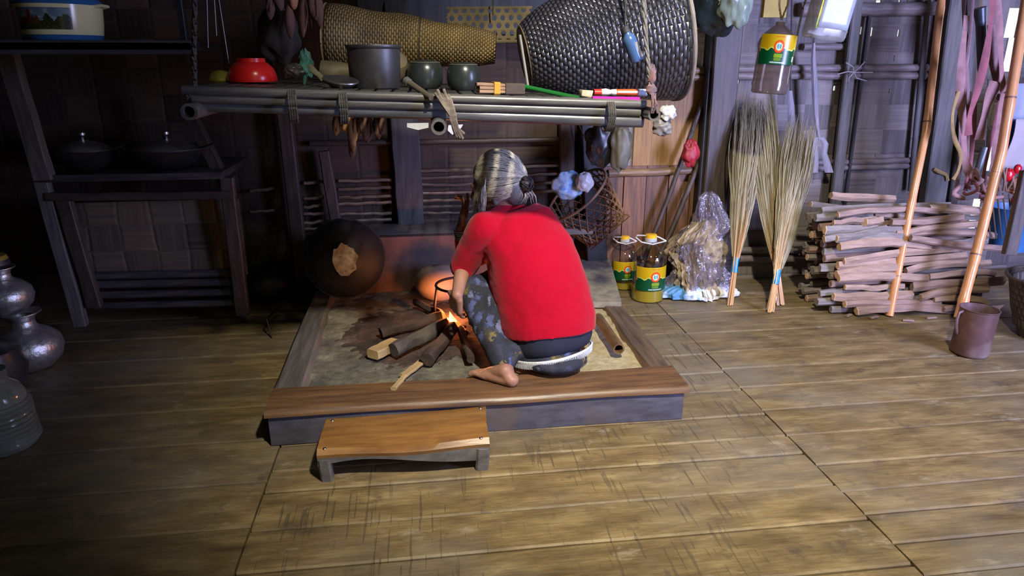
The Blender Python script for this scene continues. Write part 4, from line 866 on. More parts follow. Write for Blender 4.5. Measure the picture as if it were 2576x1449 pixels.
def bottle(base, r, h, label, name='oil_bottle', oil=.25, axis=V((0, 0, 1)), face=0.0, cap=True, m=None, span=1.25, lab=(.20, .56), jug=True, seg=56):
    m = m or plast; t = thing(name, label, 'bottle', base); A, B, D = frame(axis, V((0, 1, 0)))
    prof = [(.001, 0), (r*.8, 0), (r*.93, h*.012), (r*.97, h*.04), (r*.955, h*.07), (r*1.0, h*.12), (r*.97, h*.19), (r*.97, h*.565), (r*1.02, h*.60), (r*1.02, h*.65), (r*.95, h*.71), (r*.74, h*.785), (r*.50, h*.84), (r*.36, h*.868), (r*.27, h*.885), (r*.26, h*.93)]
    b = MB(); b.lathe(prof, base, D, seg); body = b.build('bottle_body', m, t)
    fwd = (V((0, -1, 0))-D*V((0, -1, 0)).dot(D)).normalized(); lr = 1.035 if lab[1] > .6 else 1.005; sd = D.cross(fwd).normalized()*-1
    if sd.x < 0: sd = -sd
    def lf(u, v):
        a_ = face+span*(2*u-1); return base+(fwd*math.cos(a_)+sd*math.sin(a_))*r*lr+D*h*(lab[0]+(lab[1]-lab[0])*v)
    b = MB(); b.grid(lf, 110, 64, oil_label); b.build('label', labm, t, solid=.0006)
    if oil:
        b = MB(); b.lathe([(.001, .002), (r*.78, .002), (r*.91, h*.02), (r*.935, h*.12), (r*.93, h*oil), (.001, h*oil)], base, D, seg); b.build('oil', oilm, t)
    if cap:
        b = MB(); b.lathe([(r*.33, h*.895), (r*.36, h*.90), (r*.35, h*.95), (r*.30, h*.955)], base, D, 28); b.build('collar', clear('frosted_white', (.8, .85, .85), .4, .2, (.6, .65, .66), .8), t)
        b = MB(); b.lathe([(r*.33, h*.945), (r*.335, h*.998), (r*.30, h*1.003), (.001, h*1.003)], base, D, 28); b.build('cap', M('yellow_cap', (.85, .50, .02), (.75, .42, .01), 4, rough=.4, bmp=0), t)
    if jug:
        e = base+D*h*.885; b = MB(); pts = [e+V((r*.9, -.01, .005)), e+V((.0, -r*.36, -.004)), e+V((-r*.62, -.012, .004)), e+V((-r*.98, -.005, h*.085)), e+V((-r*.85, 0, h*.108)), e+V((-r*.3, .0, h*.10))]
        b.tube(pts, [.004, .006, .006, .005, .006, .005], 8, flat=.7)
        b.tube([e+V((r*.9, -.01, .005)), e+V((r*.55, 0, h*.06)), e+V((r*.3, 0, h*.085))], .004, 8); b.build('carry_handle', M('milky_plastic', (.60, .60, .56), rough=.35, bmp=0), t)
    return t
oilm, nt, bs = newmat('mustard_oil'); bs.inputs['Base Color'].default_value = (.80, .62, .05, 1); bs.inputs['Transmission Weight'].default_value = .6; bs.inputs['Roughness'].default_value = .1; bs.inputs['IOR'].default_value = 1.2
b1 = fl(1628, 752, 0); bottle(b1, .086, .350, 'larger and nearer clear oil bottle with yellow and green label', oil=.20, face=.10)
b2 = fl(1566, 722, 0); bottle(b2, .070, .290, 'smaller oil bottle standing behind and left of the larger one', oil=.12, face=.05)
# hanging bottle and jar
hb = at(1933, 236, 2.95); bottle(hb, .077, .315, 'empty dusty oil bottle hanging from a cord on the right', 'hanging_bottle', oil=0, axis=V((.07, 0, 1)).normalized(), cap=False, m=plast_d, lab=(.38, .76), jug=False, face=-.35, span=1.1)
cap_ = hb+V((.07*.3, 0, .30)); hang([cap_+V((-.03, 0, .16)), cap_+V((-.02, -.01, .05)), cap_], .004, 'frayed cord knotted round the neck of the hanging oil bottle', 'cord', M('straw_cord', (.28, .22, .12), (.15, .11, .06), 30, rough=.9))
hang([cap_+V((.02, 0, .17)), cap_+V((.015, -.01, .06)), cap_], .004, 'second frayed cord knotted at the hanging oil bottle', 'cord', M('straw_cord', (.28, .22, .12)))
jb = at(2068, 100, 2.85); t = thing('hanging_jar', 'square clear plastic can with a white label hanging at the top right', 'can', jb); jx = V((.12, -.1, 1)).normalized()
b = MB(); A, B, D = frame(jx, V((0, 1, 0))); rings = []
for z, k in ((0, .86), (.006, .96), (.02, 1), (.10, 1), (.25, 1), (.28, .8)):
    rings.append([jb+D*z+(A*(math.copysign(abs(math.cos(x))**.45, math.cos(x)))+B*(math.copysign(abs(math.sin(x))**.45, math.sin(x)))*.7)*.080*k for x in [2*math.pi*j/40 for j in range(40)]])
b.loft(rings, cap=True); b.build('can_body', clear('cloudy_can', (.75, .75, .74), .5, .15, (.40, .39, .38), .5), t)
for nm, z0, z1, x0_, x1_, mm in (('label', .045, .2, -.9, .78, white_l), ('label_edge', .04, .2, -.98, -.86, M('green_yellow_print', (.10, .30, .12), (.55, .5, .05), 10, contrast=.05))):
    b = MB(); b.grid(lambda u, v: jb+D*(z0+(z1-z0)*v)+A*.080*(x0_+(x1_-x0_)*u)*-1+B*-.0585, 8, 6) if False else b.grid(lambda u, v: jb+D*(z0+(z1-z0)*v)+A*(-.080 if A.x < 0 else .080)*(x0_+(x1_-x0_)*u)+B*(-.0590 if B.y > 0 else .0590), 8, 6); b.build(nm, mm, t, solid=.001)
hang([jb+V((.0, .06, .6)), jb+V((-.03, .05, .3)), jb+V((-.08, .04, .12)), jb+V((-.09, .05, -.05))], .004, 'dark strap hanging beside the square clear can', 'strap', M('dark_strap', (.07, .065, .055)), tw=False)

# sheathed knives, wooden tongs
gw = M('grey_lavender_wood', (.27, .25, .26), (.16, .145, .155), 5, (10, 10, 1), .6, bmp=.2)
def blade(pts, th, label, name, cat, Y, m=gw):
    b = MB(); rings = []
    for x, y, w_ in pts:
        c = at(x, y, Y); hw_ = w_*Y/1740*.95/2; rings.append([c+V((-hw_, 0, 0)), c+V((-hw_*.5, -th, 0)), c+V((hw_*.5, -th, 0)), c+V((hw_, 0, 0)), c+V((hw_*.5, th, 0)), c+V((-hw_*.5, th, 0))])
    b.loft(rings, cap=True); return tag(b.build(name, m, loc=at(pts[0][0], pts[0][1], Y)), label, cat)
t = blade([(2047, 108, 8), (2046, 150, 15), (2050, 220, 20), (2052, 290, 18), (2058, 338, 11), (2062, 352, 16)], .008, 'long grey wooden tong-handle with forked end hanging on the wall', 'wooden_tongs', 'tongs', 3.5)
t2 = blade([(2054, 345, 18), (2046, 360, 24), (2050, 385, 20), (2051, 410, 20), (2048, 434, 24)], .007, None, 'fork_arm', None, 3.5); t2.parent = t; t2.location = V(t2.location)-V(t.location)
t2 = blade([(2066, 345, 18), (2076, 362, 20), (2073, 385, 18), (2080, 410, 22), (2086, 434, 26)], .007, None, 'fork_arm', None, 3.5); t2.parent = t; t2.location = V(t2.location)-V(t.location)
blade([(1987, 228, 14), (1990, 270, 20), (1991, 330, 22), (1993, 372, 22), (1997, 395, 12)], .006, 'grey-lavender flat wooden blade hanging right of the hanging bottle', 'wooden_paddle', 'paddle', 3.5)
hang([at(1990, -200, 3.5), at(1992, 0, 3.5), at(1988, 232, 3.5)], .004, 'dark cord from which the flat wooden blade hangs', 'cord', tw=False)
hang([at(2046, 0, 3.5), at(2047, 110, 3.5)], .003, 'thin cord holding the forked wooden tongs', 'cord', tw=False)
b = MB()
for k in range(6): p = at(2148, 182, 3.5); b.tube([p, p+V((.04*math.cos(k), -.01, .03*math.sin(k))), p+V((.10*math.cos(k*1.1), -.01, .06*math.sin(k*1.1)))], .003, 6)
tag(b.build('binding_knot', M('pale_lashing', (.36, .32, .30)), loc=at(2148, 182, 3.5)), 'pale lashing knot where batten and bamboo upright cross', 'lashing')

# plastic sack beside the post
sk = fl(1752, 742, 0); t = thing('plastic_sack', 'tall crumpled translucent plastic sack of dry things leaning on the post', 'sack', sk)
def sackf(prof, cx, cy, m, name, nz, seed, seg=150, squash=.7, par=t, fr=1.0):
    rings = []; N_ = 46; zs = [p[1] for p in prof]
    for i in range(N_+1):
        z = zs[0]+(zs[-1]-zs[0])*i/N_; j = max(k for k in range(len(prof)) if zs[k] <= z+1e-9); j = min(j, len(prof)-2); f_ = (z-zs[j])/(zs[j+1]-zs[j]); r = prof[j][0]*(1-f_)+prof[j+1][0]*f_; ox = prof[j][2]*(1-f_)+prof[j+1][2]*f_
        ring = []
        for k in range(seg):
            a_ = 2*math.pi*k/seg; n = V((math.cos(a_), math.sin(a_), 0))
            g_ = .75*noise.noise(V((n.x*1.5, n.y*1.5, z*6+seed)))-.55*abs(noise.noise(V((n.x*3*fr, n.y*3*fr, z*9+seed))))-.32*abs(noise.noise(V((n.x*7*fr, n.y*7*fr, z*17+seed))))+.2*noise.noise(V((n.x*14, n.y*14, z*30)))
            q = r*(1+nz*g_); ring.append(V((cx+ox+math.cos(a_)*q, cy+math.sin(a_)*q*squash, max(.002, z+.02*nz*noise.noise(n*2)))))
        rings.append(ring)
    b = MB(); b.loft(rings, cap=True); return b.build(name, m, par, angle=70)
sackf([(.10, .004, 0), (.155, .03, .0), (.15, .09, .0), (.12, .15, -.02), (.15, .23, -.035), (.15, .30, -.03), (.10, .36, .0), (.05, .41, .03)], sk.x-.01, sk.y-.005, M('dry_leaf_fill', (.40, .32, .20), (.12, .09, .06), 16, rough=.85, bmp=.9, bd=.01, contrast=.12), 'contents', .75, 3)
sackf([(.12, .002, 0), (.165, .02, .0), (.168, .07, .0), (.158, .13, .005), (.165, .22, -.008), (.155, .29, -.01), (.12, .36, .02), (.085, .42, .035), (.065, .48, .03), (.055, .53, .025), (.02, .555, .02)], sk.x, sk.y, clear('lilac_film', (.86, .84, .88), .9, .2, (.36, .33, .40), .22, 1.0), 'bag_film', .8, 9)
sackf([(.13, .003, -.0), (.205, .010, -.0), (.20, .035, .0), (.17, .06, .0), (.10, .075, 0)], sk.x+.005, sk.y, M('white_blue_sacking', (.75, .78, .80), (.10, .28, .50), 5, rough=.6, bmp=.4, contrast=.05), 'sack_bottom', .5, 17, squash=.66)

# ---------------------------------------------------------------- brooms
cane = M('broom_cane', (.62, .38, .16), (.42, .22, .09), 5, (1, 1, 1), .35, bmp=.05, island=.25, spec=.6)
grass = M('broom_grass', (.33, .285, .15), (.19, .165, .09), 6, (1, 1, .3), .6, bmp=.05, island=.35)
tape = M('blue_tape', (.0, .22, .45), (.0, .15, .34), 3, rough=.25, bmp=.05, spec=.6)
def broom(base, tapepx, top, w_top, label, seed, Yt, bend=0.0, tcol=tape, n=330, fan0=.30, base_w=.022, fanx=0.0):
    random.seed(seed); p0 = base; p3 = at(top[0], top[1], Yt); tp_ = at(tapepx[0], tapepx[1], p0.y+(Yt-p0.y)*.12)
    ax_ = (p3-p0); L = ax_.length; a_, b_, d_ = frame(ax_, V((0, 1, 0)))
    k_t = (tp_-p0).dot(d_)/L
    t = thing('broom', label, 'broom', p0, 'grass brooms leaning on the wall')
    def cen(s): return p0+ax_*s+a_*bend*math.sin(math.pi*s)+a_*fanx*max(0, s-k_t)**2
    def wid(s): return base_w*(1-.35*min(s/k_t, 1)) if s < k_t else .0135+w_top*min(1, 1.45*((s-k_t)/(1-k_t)))**.85*(1-.25*max(0, (s-k_t)/(1-k_t)-.7))
    b = MB(); m_ = MB()
    for k in range(22):
        ph = random.uniform(0, 2*math.pi); rr_ = math.sqrt(random.random()); s1 = random.uniform(.38, .60); s0 = random.uniform(-.012, .014) if k else 0
        P_ = [cen(s0+(s1-s0)*i/7)+(a_*math.cos(ph)+b_*math.sin(ph)*.6)*rr_*wid(max(s0+(s1-s0)*i/7, 0)) for i in range(8)]
        for q in P_: q.z = max(q.z, .003)
        b.tube(P_, [.0030]*5+[.0026, .002, .001], 6)
    b.build('canes', cane, t)
    g = MB()
    for k in range(n):
        ph = random.uniform(0, 2*math.pi); rr_ = math.sqrt(random.random())*random.uniform(.8, 1.12); s0 = k_t+.02+random.random()*.22; s1 = random.uniform(.72, 1.03); P_ = []
        wv = random.uniform(-.012, .012)
        for i in range(9):
            s = s0+(s1-s0)*i/8; P_.append(cen(s)+(a_*math.cos(ph)+b_*math.sin(ph)*.35)*rr_*wid(s)+a_*wv*math.sin(i*.8))
        g.tube(P_, [.0018, .0024, .0028, .003, .003, .0028, .0022, .0014, .0005], 4, cap=False)
    g.build('grass_head', grass, t, kind='stuff')
    b = MB(); c0_, c1_ = cen(k_t-.035), cen(k_t+.038); b.tube([c0_, c0_.lerp(c1_, .5), c1_], [.0175, .0165, .0170], 18, flat=.75); b.build('tape_band', tcol, t)
broom(fl(1835, 768), (1843, 665), (1905, 255), .080, 'leftmost grass broom with orange canes and blue tape', 101, 3.50, fanx=.06)
broom(fl(1962, 768), (1940, 680), (1912, 250), .075, 'middle grass broom, crossed behind the rightmost one', 102, 3.52)
broom(fl(1938, 786), (1952, 694), (2022, 300), .080, 'rightmost grass broom, leaning right over the middle one', 103, 3.46)

# ---------------------------------------------------------------- firewood stack
random.seed(55)
wpale = M('firewood_pale', (.42, .285, .195), (.23, .155, .105), 5, (2, 12, 12), .75, bmp=.5, bd=.008)
wpink = M('firewood_pinkish', (.35, .23, .165), (.18, .12, .09), 5, (2, 12, 12), .75, bmp=.6, bd=.008)
wgrey = M('firewood_grey', (.28, .245, .205), (.14, .12, .10), 5, (2, 12, 12), .8, bmp=.6, bd=.008)
wend = M('firewood_cut_end', (.62, .42, .25), (.42, .27, .15), 14, rough=.8)
def woodstick(p0, p1, r, m, label, bow=0.0, end=False):
    t = thing('firewood', label, 'firewood', V(((p0.x+p1.x)/2, (p0.y+p1.y)/2, min(p0.z, p1.z)-r)), 'firewood sticks in the tall stack'); n = 7; sd = random.random()*50
    P_ = [p0.lerp(p1, i/n)+V((0, 0, bow*math.sin(math.pi*i/n)))+V((0, .007*noise.noise(V((i*.5, sd, 0))), .007*noise.noise(V((i*.6, 0, sd))))) for i in range(n+1)]
    sg = random.choice((5, 6, 7)); rings = []; q = random.uniform(.65, 1.0); ro = random.random()*6
    for i, p in enumerate(P_):
        d = P_[min(i+1, n)]-P_[max(i-1, 0)]; a_, b_, _ = frame(d); kk = 1-.18*abs(i/n-.5)+.12*noise.noise(V((i*.8, sd, 3)))
        rings.append([p+(a_*math.cos(x+ro)*q+b_*math.sin(x+ro))*r*kk*(1+.22*noise.noise(V((math.cos(x)*2, math.sin(x)*2, sd)))) for x in [2*math.pi*j/sg for j in range(sg)]])
    b = MB(); b.loft(rings, cap=True); b.build('bark', m, t, smooth=True, angle=35)
    if end:
        b = MB(); c = P_[0]; dd = (P_[0]-P_[1]).normalized(); b.loft([[c+(q_-c)*1.0 for q_ in rings[0]], [c+dd*.003+(q_-c)*.9 for q_ in rings[0]]], cap=True); b.build('cut_end', wend, t)
    return t
CNT = {}
def ordn(k): return ('bottom second third fourth fifth sixth seventh eighth ninth tenth eleventh twelfth thirteenth'.split())[k]
LW = 'split firewood stick in the tall stack beside the brooms'
# front face rows; each row lists pixel extents of the stack there
rows = 13; yb, yt = 786, 520
for k in range(rows):
    f_ = k/(rows-1); y = yb+(yt-yb)*f_; Y = 2.93+.13*f_; z = at(2280, y, Y).z
    z = .022+.0392*k+random.uniform(-.005, .005)*(k > 0)
    Lx = 2118-(8*k if k < 4 else 20)+random.uniform(-16, 26)+(-10 if k > 8 else 0); Rx = 2500-3*k+random.uniform(-30, 20)
    xl, xr_ = at(Lx, y, Y).x, at(min(Rx, 2540), y, Y).x; cuts = [xl]
    if random.random() < .75: cuts.append(xl+(xr_-xl)*random.uniform(.35, .7))
    cuts.append(xr_)
    for i, (xa, xb) in enumerate(zip(cuts, cuts[1:])):
        r = random.uniform(.016, .029); sl = random.uniform(-.018, .018)
        m = random.choice((wpale, wpink, wpink, wpale)) if f_ < .62 else random.choice((wpink, wgrey, wgrey, wpale))
        woodstick(V((xa+random.uniform(-.04, .04), Y+random.uniform(-.03, .015), z-sl)), V((xb+random.uniform(-.08, .10), Y+random.uniform(-.02, .02), z+sl)), r, m, ('long' if len(cuts) == 2 else 'left' if i == 0 else 'right')+' front stick in the '+ordn(k)+' layer from the floor of the firewood stack', random.choice((random.uniform(-.010, .012), random.uniform(.012, .026))), i == 0)
    # second layer behind, reaching further left
    xa = at(random.uniform(2040, 2085), y, Y+.1).x; woodstick(V((xa, Y+.065, z+.004)), V((xr_-.05, Y+.07, z+.006)), .022, random.choice((wgrey, wpink)), 'inner stick behind the '+ordn(k)+' front layer of the firewood stack', .004)
for k in range(12):                                 # stack's rear left part, seen past the front sticks
    z = .02+.038*k; Y = 3.18+random.uniform(-.02, .03); xa = at(2030+random.uniform(-8, 25), 640, Y).x
    woodstick(V((xa, Y, z)), V((xa+random.uniform(.5, .7), Y+.04, z+random.uniform(-.005, .01))), random.uniform(.018, .025), random.choice((wgrey, wpink)), 'shadowed rear left stick, '+ordn(k)+' layer of the firewood stack', .003, k % 3 == 0)
    woodstick(V((xa+.02, Y+.07, z+.005)), V((xa+.8, Y+.08, z+.008)), .021, wgrey, 'rearmost stick touching the wall, '+ordn(k)+' layer of the firewood stack')
# top layer: rough pieces
ztop = .022+.0392*rows
for k, (x0_, y0_, x1_, y1_, r, Y, m, e, lab) in enumerate((
    (2090, 492, 2250, 500, .022, 3.22, wpale, False, 'thick pale bent log lying across the top rear of the stack'),
    (2040, 515, 2310, 528, .016, 3.26, wgrey, True, 'long grey stick on the top left of the stack'),
    (2200, 538, 2430, 560, .015, 3.10, wpale, False, 'pale stick on top of the stack behind the left bamboo pole'),
    (2175, 560, 2218, 552, .024, 3.02, wpale, True, 'short pale log end pointing at the room on top of the stack'),
    (2310, 560, 2410, 552, .022, 3.08, wpink, False, 'short pinkish split log on top of the stack right of the left pole'),
    (2290, 598, 2520, 625, .017, 2.96, wpink, False, 'long bent stick on the upper right of the stack'),
    (2070, 545, 2200, 540, .018, 3.18, wgrey, True, 'grey stick at the rear left top of the stack'),
    (2330, 540, 2470, 548, .015, 3.2, wgrey, False, 'grey stick at the rear right top of the stack'),
    (2105, 600, 2230, 575, .02, 3.0, wgrey, True, 'grey stick slanting up on the left of the stack'))):
    p, q = at(x0_, y0_, Y), at(x1_, y1_, Y+.01)
    woodstick(p, q, r, m, lab, -.006, e)
for kk_, (px, py) in enumerate(((2130, 795), (2190, 800), (2270, 805), (2330, 800), (2405, 798))):
    c = fl(px, py, .006); b = MB(); b.beam(c, c+V((random.uniform(.03, .07), random.uniform(-.02, .02), 0)), .014, .008, bev=.001); tag(b.build('bark_chip', wpink, loc=c), 'small bark chip on the floor before the firewood, '+('leftmost', 'second from left', 'middle', 'second from right', 'rightmost')[kk_], 'bark chip', 'bark chips by the firewood')

# ---------------------------------------------------------------- bamboo poles
bam = M('golden_bamboo', (.68, .34, .13), (.50, .22, .075), 3, (9, 9, .8), .22, bmp=.06, spec=.7)
node = M('bamboo_node', (.26, .12, .06), (.14, .07, .04), 9, rough=.5)
def bpole(pts, r, nodes, label, Ys):
    P_ = [at(x, y, Yy) for (x, y), Yy in zip(pts, Ys)]; P_[-1].z = max(P_[-1].z, .004); t = thing('bamboo_pole', label, 'bamboo pole', P_[-1], 'golden bamboo poles')
    Q = [];
    for i in range(len(P_)-1):
        for k in range(14): Q.append(P_[i].lerp(P_[i+1], k/14))
    Q.append(P_[-1]); n = len(Q)-1
    rad = [r*(1-.0*i/n)+r*.16*max(0, 1-min(abs(i/n-q) for q in nodes)*n/1.1) for i in range(n+1)]
    b = MB(); b.tube(Q, rad, 20, hollow=0); b.build('culm', bam, t)
    for q in nodes:
        i = int(q*n); d = (Q[min(i+1, n)]-Q[max(i-1, 0)]).normalized(); b = MB(); b.tube([Q[i]-d*.004, Q[i]+d*.004], r*1.10, 20); b.build('node_ring', node, t)
    d = (Q[-1]-Q[-2]).normalized()
    return t
bpole([(2385, -120), (2368, 0), (2330, 330), (2283, 560), (2237, 796)], .0178, (.14, .27, .49, .70, .9), 'left bamboo pole leaning against the wall before the firewood', (3.36, 3.32, 3.15, 3.02, 2.92))
bpole([(2604, -120), (2582, 0), (2520, 380), (2455, 640), (2412, 800)], .0215, (.22, .42, .56, .76, .93), 'right, thicker bamboo pole leaning before the firewood, behind the mug', (3.05, 3.02, 2.88, 2.78, 2.70))

# ---------------------------------------------------------------- straps, tools, tape of the right edge
def strap(pts, w_, m, label, Y, name='cloth_strap', th=.004, grp='pinkish woven straps'):
    P_ = [at(x, y, Y+dy) for x, y, dy in pts]; Q = []
    for i in range(len(P_)-1):
        a_ = P_[max(i-1, 0)]; c_ = P_[min(i+2, len(P_)-1)]
        for k in range(6):
            s = k/6; Q.append(.5*((2*P_[i])+(P_[i+1]-a_)*s+(2*a_-5*P_[i]+4*P_[i+1]-c_)*s*s+(-a_+3*P_[i]-3*P_[i+1]+c_)*s**3))
    Q.append(P_[-1]); b = MB(); rings = []
    for i, p in enumerate(Q):
        d = Q[min(i+1, len(Q)-1)]-Q[max(i-1, 0)]; side = d.cross(V((0, 1, 0))).normalized(); tw = .35*math.sin(i*.35+len(pts)); side = (side*math.cos(tw)+V((0, 1, 0))*math.sin(tw)); nn = d.cross(side).normalized(); hw_ = w_/2
        rings.append([p+side*x+nn*y for x, y in ((-hw_, 0), (-hw_*.6, th), (0, th*1.2), (hw_*.6, th), (hw_, 0), (hw_*.6, -th), (0, -th*1.2), (-hw_*.6, -th))])
    b.loft(rings, cap=True); return tag(b.build(name, m, loc=P_[0]), label, 'strap', grp)
pinkc = M('dusty_pink_cloth', (.36, .195, .175), (.22, .115, .105), 16, (1, 1, 1), .9, bmp=.3)
pinkd = M('deep_pink_cloth', (.31, .095, .10), (.17, .06, .065), 16, rough=.9, bmp=.3)
ochre = M('ochre_cloth', (.36, .25, .08), (.22, .15, .06), 16, rough=.9)
SYd = 3.0
strap([(2432, 40, .05), (2420, 150, 0), (2416, 240, 0), (2424, 320, 0), (2428, 400, 0), (2445, 445, -.02), (2475, 462, -.03)], .040, pinkc, 'leftmost long pink strap, curling at its foot', SYd)
strap([(2500, -20, 0), (2492, 60, 0), (2478, 150, 0), (2458, 230, 0), (2440, 290, 0), (2436, 340, 0)], .036, pinkd, 'deep pink strap slanting down left from the top', SYd-.05)
strap([(2505, -20, 0), (2515, 80, 0), (2520, 180, 0), (2525, 230, .02)], .034, pinkc, 'short pink strap right of the deep pink one', SYd-.02)
strap([(2498, 60, 0), (2500, 150, 0), (2512, 230, 0), (2518, 240, 0)], .05, M('brown_pink_cloth', (.26, .16, .15), (.17, .10, .10), 16, rough=.9), 'broad brownish strap in the middle of the bundle', SYd+.03)
strap([(2505, 205, 0), (2488, 250, 0), (2474, 300, 0), (2464, 352, 0)], .048, pinkc, 'wide pink cloth end with white fringe', SYd)
strap([(2530, 235, 0), (2515, 300, 0), (2508, 350, 0), (2505, 400, 0), (2500, 470, 0)], .042, pinkc, 'pink strap hanging just left of the right bamboo pole', SYd)
strap([(2452, 260, 0), (2446, 370, 0), (2440, 430, 0), (2428, 480, 0)], .022, pinkd, 'thin dark pink strap between two wider straps', SYd+.04)
strap([(2412, 230, 0), (2396, 290, 0), (2402, 350, 0), (2418, 390, 0), (2410, 430, 0), (2398, 452, 0)], .02, ochre, 'narrow ochre strap left of the pink straps', SYd, grp='ochre straps')
strap([(2350, 425, 0), (2362, 432, -.01), (2380, 440, 0), (2384, 455, 0)], .02, ochre, 'short ochre strip tied low on the pale upright board', 3.5, grp='ochre straps')
random.seed(12)
for k in range(9):
    x0_, y0_ = random.uniform(2410, 2500), random.uniform(420, 480)
    strap([(x0_, y0_, 0), (x0_+random.uniform(-18, 18), y0_+18, -.03), (x0_+random.uniform(-28, 28), y0_+30, 0), (x0_+random.uniform(-30, 30), y0_+random.uniform(10, 48), .02)], random.uniform(.014, .022), random.choice((pinkc, pinkd, pinkc)), 'pink cord end in the tangle at the foot of the straps, number '+('one', 'two', 'three', 'four', 'five', 'six', 'seven', 'eight', 'nine')[k], SYd-.02, 'cord_tangle', .005, 'tangled pink cord ends')
for k in range(6):
    x0_ = 2505+k*9; strap([(x0_, 425+random.uniform(-10, 10), 0), (x0_+random.uniform(-10, 10), 450, -.02), (x0_+random.uniform(-15, 15), 480, 0)], .010, M('brown_root', (.25, .15, .09), (.15, .09, .06)), ORD[k]+' thin brown root from the left, dangling behind the right bamboo pole', SYd, 'dangling_root', .004, 'dangling brown roots')
# hanging dark tools between
blade([(2452, -40, 50), (2450, 60, 46), (2445, 160, 40), (2440, 230, 36)], .012, 'dark board hanging behind the pink straps', 'dark_board', 'board', 3.3, dkwoodz)
b = MB(); b.tube([at(2465, 20, 3.1), at(2468, 60, 3.1), at(2470, 180, 3.1)], [.028, .022, .018], 14); tag(b.build('black_flask', M('dark_blue_metal', (.06, .07, .09), (.03, .03, .045), rough=.35, metal=.4), loc=at(2470, 180, 3.1)), 'dark blue-grey umbrella-like tube hanging among the pink straps', 'tube')
b = MB(); b.tube([at(2478, 370, 3.15), at(2460, 430, 3.15)], [.02, .016], 12); tag(b.build('grey_tube', M('grey_metal_tube', (.22, .25, .25), rough=.4, metal=.5), loc=at(2460, 430, 3.15)), 'short grey tube slanting behind the pink straps', 'tube')
hang([at(2486, 200, 3.15), at(2478, 370, 3.15)], .003, 'cord holding the short grey tube', 'cord', tw=False); hang([at(1752, 300, 3.44), at(1740, 352, 3.44)], .003, 'cord holding the red net bag on the dark post', 'cord', tw=False)
strap([(2425, -20, 0), (2430, 120, 0), (2436, 260, 0), (2432, 420, 0)], .022, M('brown_pink_cloth', (.26, .16, .15)), 'thin brownish strap behind the leftmost pink one', SYd+.08)
strap([(2448, -20, 0), (2440, 90, 0), (2426, 200, 0), (2420, 260, 0), (2412, 420, 0), (2405, 490, 0)], .024, M('brown_pink_cloth', (.26, .16, .15)), 'long narrow brownish strap reaching the firewood', SYd+.06)
strap([(2520, 240, 0), (2500, 330, 0), (2478, 420, 0), (2468, 500, 0)], .022, pinkd, 'deep pink strap crossing low behind the pole', SYd+.05)
# far right: pale curtain, blue cloth, red beads, blue comb crate, basket
def drape(px0, px1, py0, py1, Y, m, name, label, cat, amp=.012, waves=4):
    a_, c_ = at(px0, py0, Y), at(px1, py1, Y); b = MB()
    b.grid(lambda u, v: V((a_.x+(c_.x-a_.x)*u+.01*math.sin(v*5), Y+amp*math.sin(u*waves*6.28+v*1.5), a_.z+(c_.z-a_.z)*v)), 40, 12); return tag(b.build(name, m, loc=V((a_.x, Y, c_.z)), solid=.003), label, cat)
drape(2545, 2680, 210, 430, 3.25, M('pale_blue_cloth', (.42, .46, .58), (.32, .35, .46), 5, rough=.9, bmp=.1), 'pale_cloth', 'pale blue-grey cloth hanging at the right edge', 'cloth')
drape(2538, 2552, 300, 420, 3.2, M('strong_blue_cloth', (.03, .08, .35), rough=.9), 'blue_cloth', 'narrow strong blue cloth edge at the right', 'cloth', .004, 1)
drape(2556, 2680, 300, 420, 3.15, M('beige_cloth', (.48, .42, .40), (.38, .33, .32), 5, rough=.9, bmp=.1), 'beige_cloth', 'beige cloth hanging low at the right edge', 'cloth', .01, 2)
redg = M('red_plastic_bead', (.62, .012, .02), rough=.25, bmp=0)
for px, py, r, lab in ((2537, 440, .026, 'bright red round pompom hanging nearest the right bamboo pole'), (2577, 442, .024, 'red pompom cut by the picture edge, upper one'), (2560, 505, .030, 'large red pompom hanging below the orange cloth'), (2572, 545, .02, 'lowest small red pompom at the right edge'), (2560, 425, .018, 'small red pompom between the two upper pompoms')):
    c = at(px, py, 3.0); b = MB(); b.ell(c, (r, r*.9, r*1.25), nz=.15); tag(b.build('red_pompom', redg, loc=c), lab, 'pompom', 'red pompoms at the right edge')
rag(2556, 468, 3.02, (.045, .03, .04), M('orange_brown_cloth', (.42, .18, .07), (.2, .08, .04), 10), 'orange_cloth', 'orange-brown cloth bunched between the red pompoms', 'cloth', .6, 77)
t = thing('blue_bucket', 'blue plastic bucket behind dark bars at the right end of the firewood', 'bucket', at(2525, 620, 3.2))
c = at(2530, 625, 3.2); b = MB(); b.lathe([(.001, 0), (.09, 0), (.12, .22), (.125, .225), (.118, .225), (.088, .01)], c, seg=40); b.build('bucket_body', M('blue_plastic', (.06, .20, .42), (.04, .14, .32), 5, rough=.4, bmp=0), t)
G = 'thin dark rods in front of the blue bucket'
for k in range(6):
    p, q = at(2478+k*15, 480+k*2, 3.02), at(2492+k*14, 600, 3.0); b = MB(); b.tube([p, q], .0035, 6); tag(b.build('thin_rod', M('dark_rod', (.10, .07, .05)), loc=q), ORD[k]+' thin dark rod from the left in front of the blue bucket', 'rod', G)
b = MB(); b.beam(at(2585, 430, 2.75), at(2538, 640, 2.7), .06, .03, up=V((0, -1, 0))); tag(b.build('dark_plank', dkwoodz, loc=at(2538, 640, 2.7)), 'dark brown plank leaning at the right edge above the basket', 'plank')
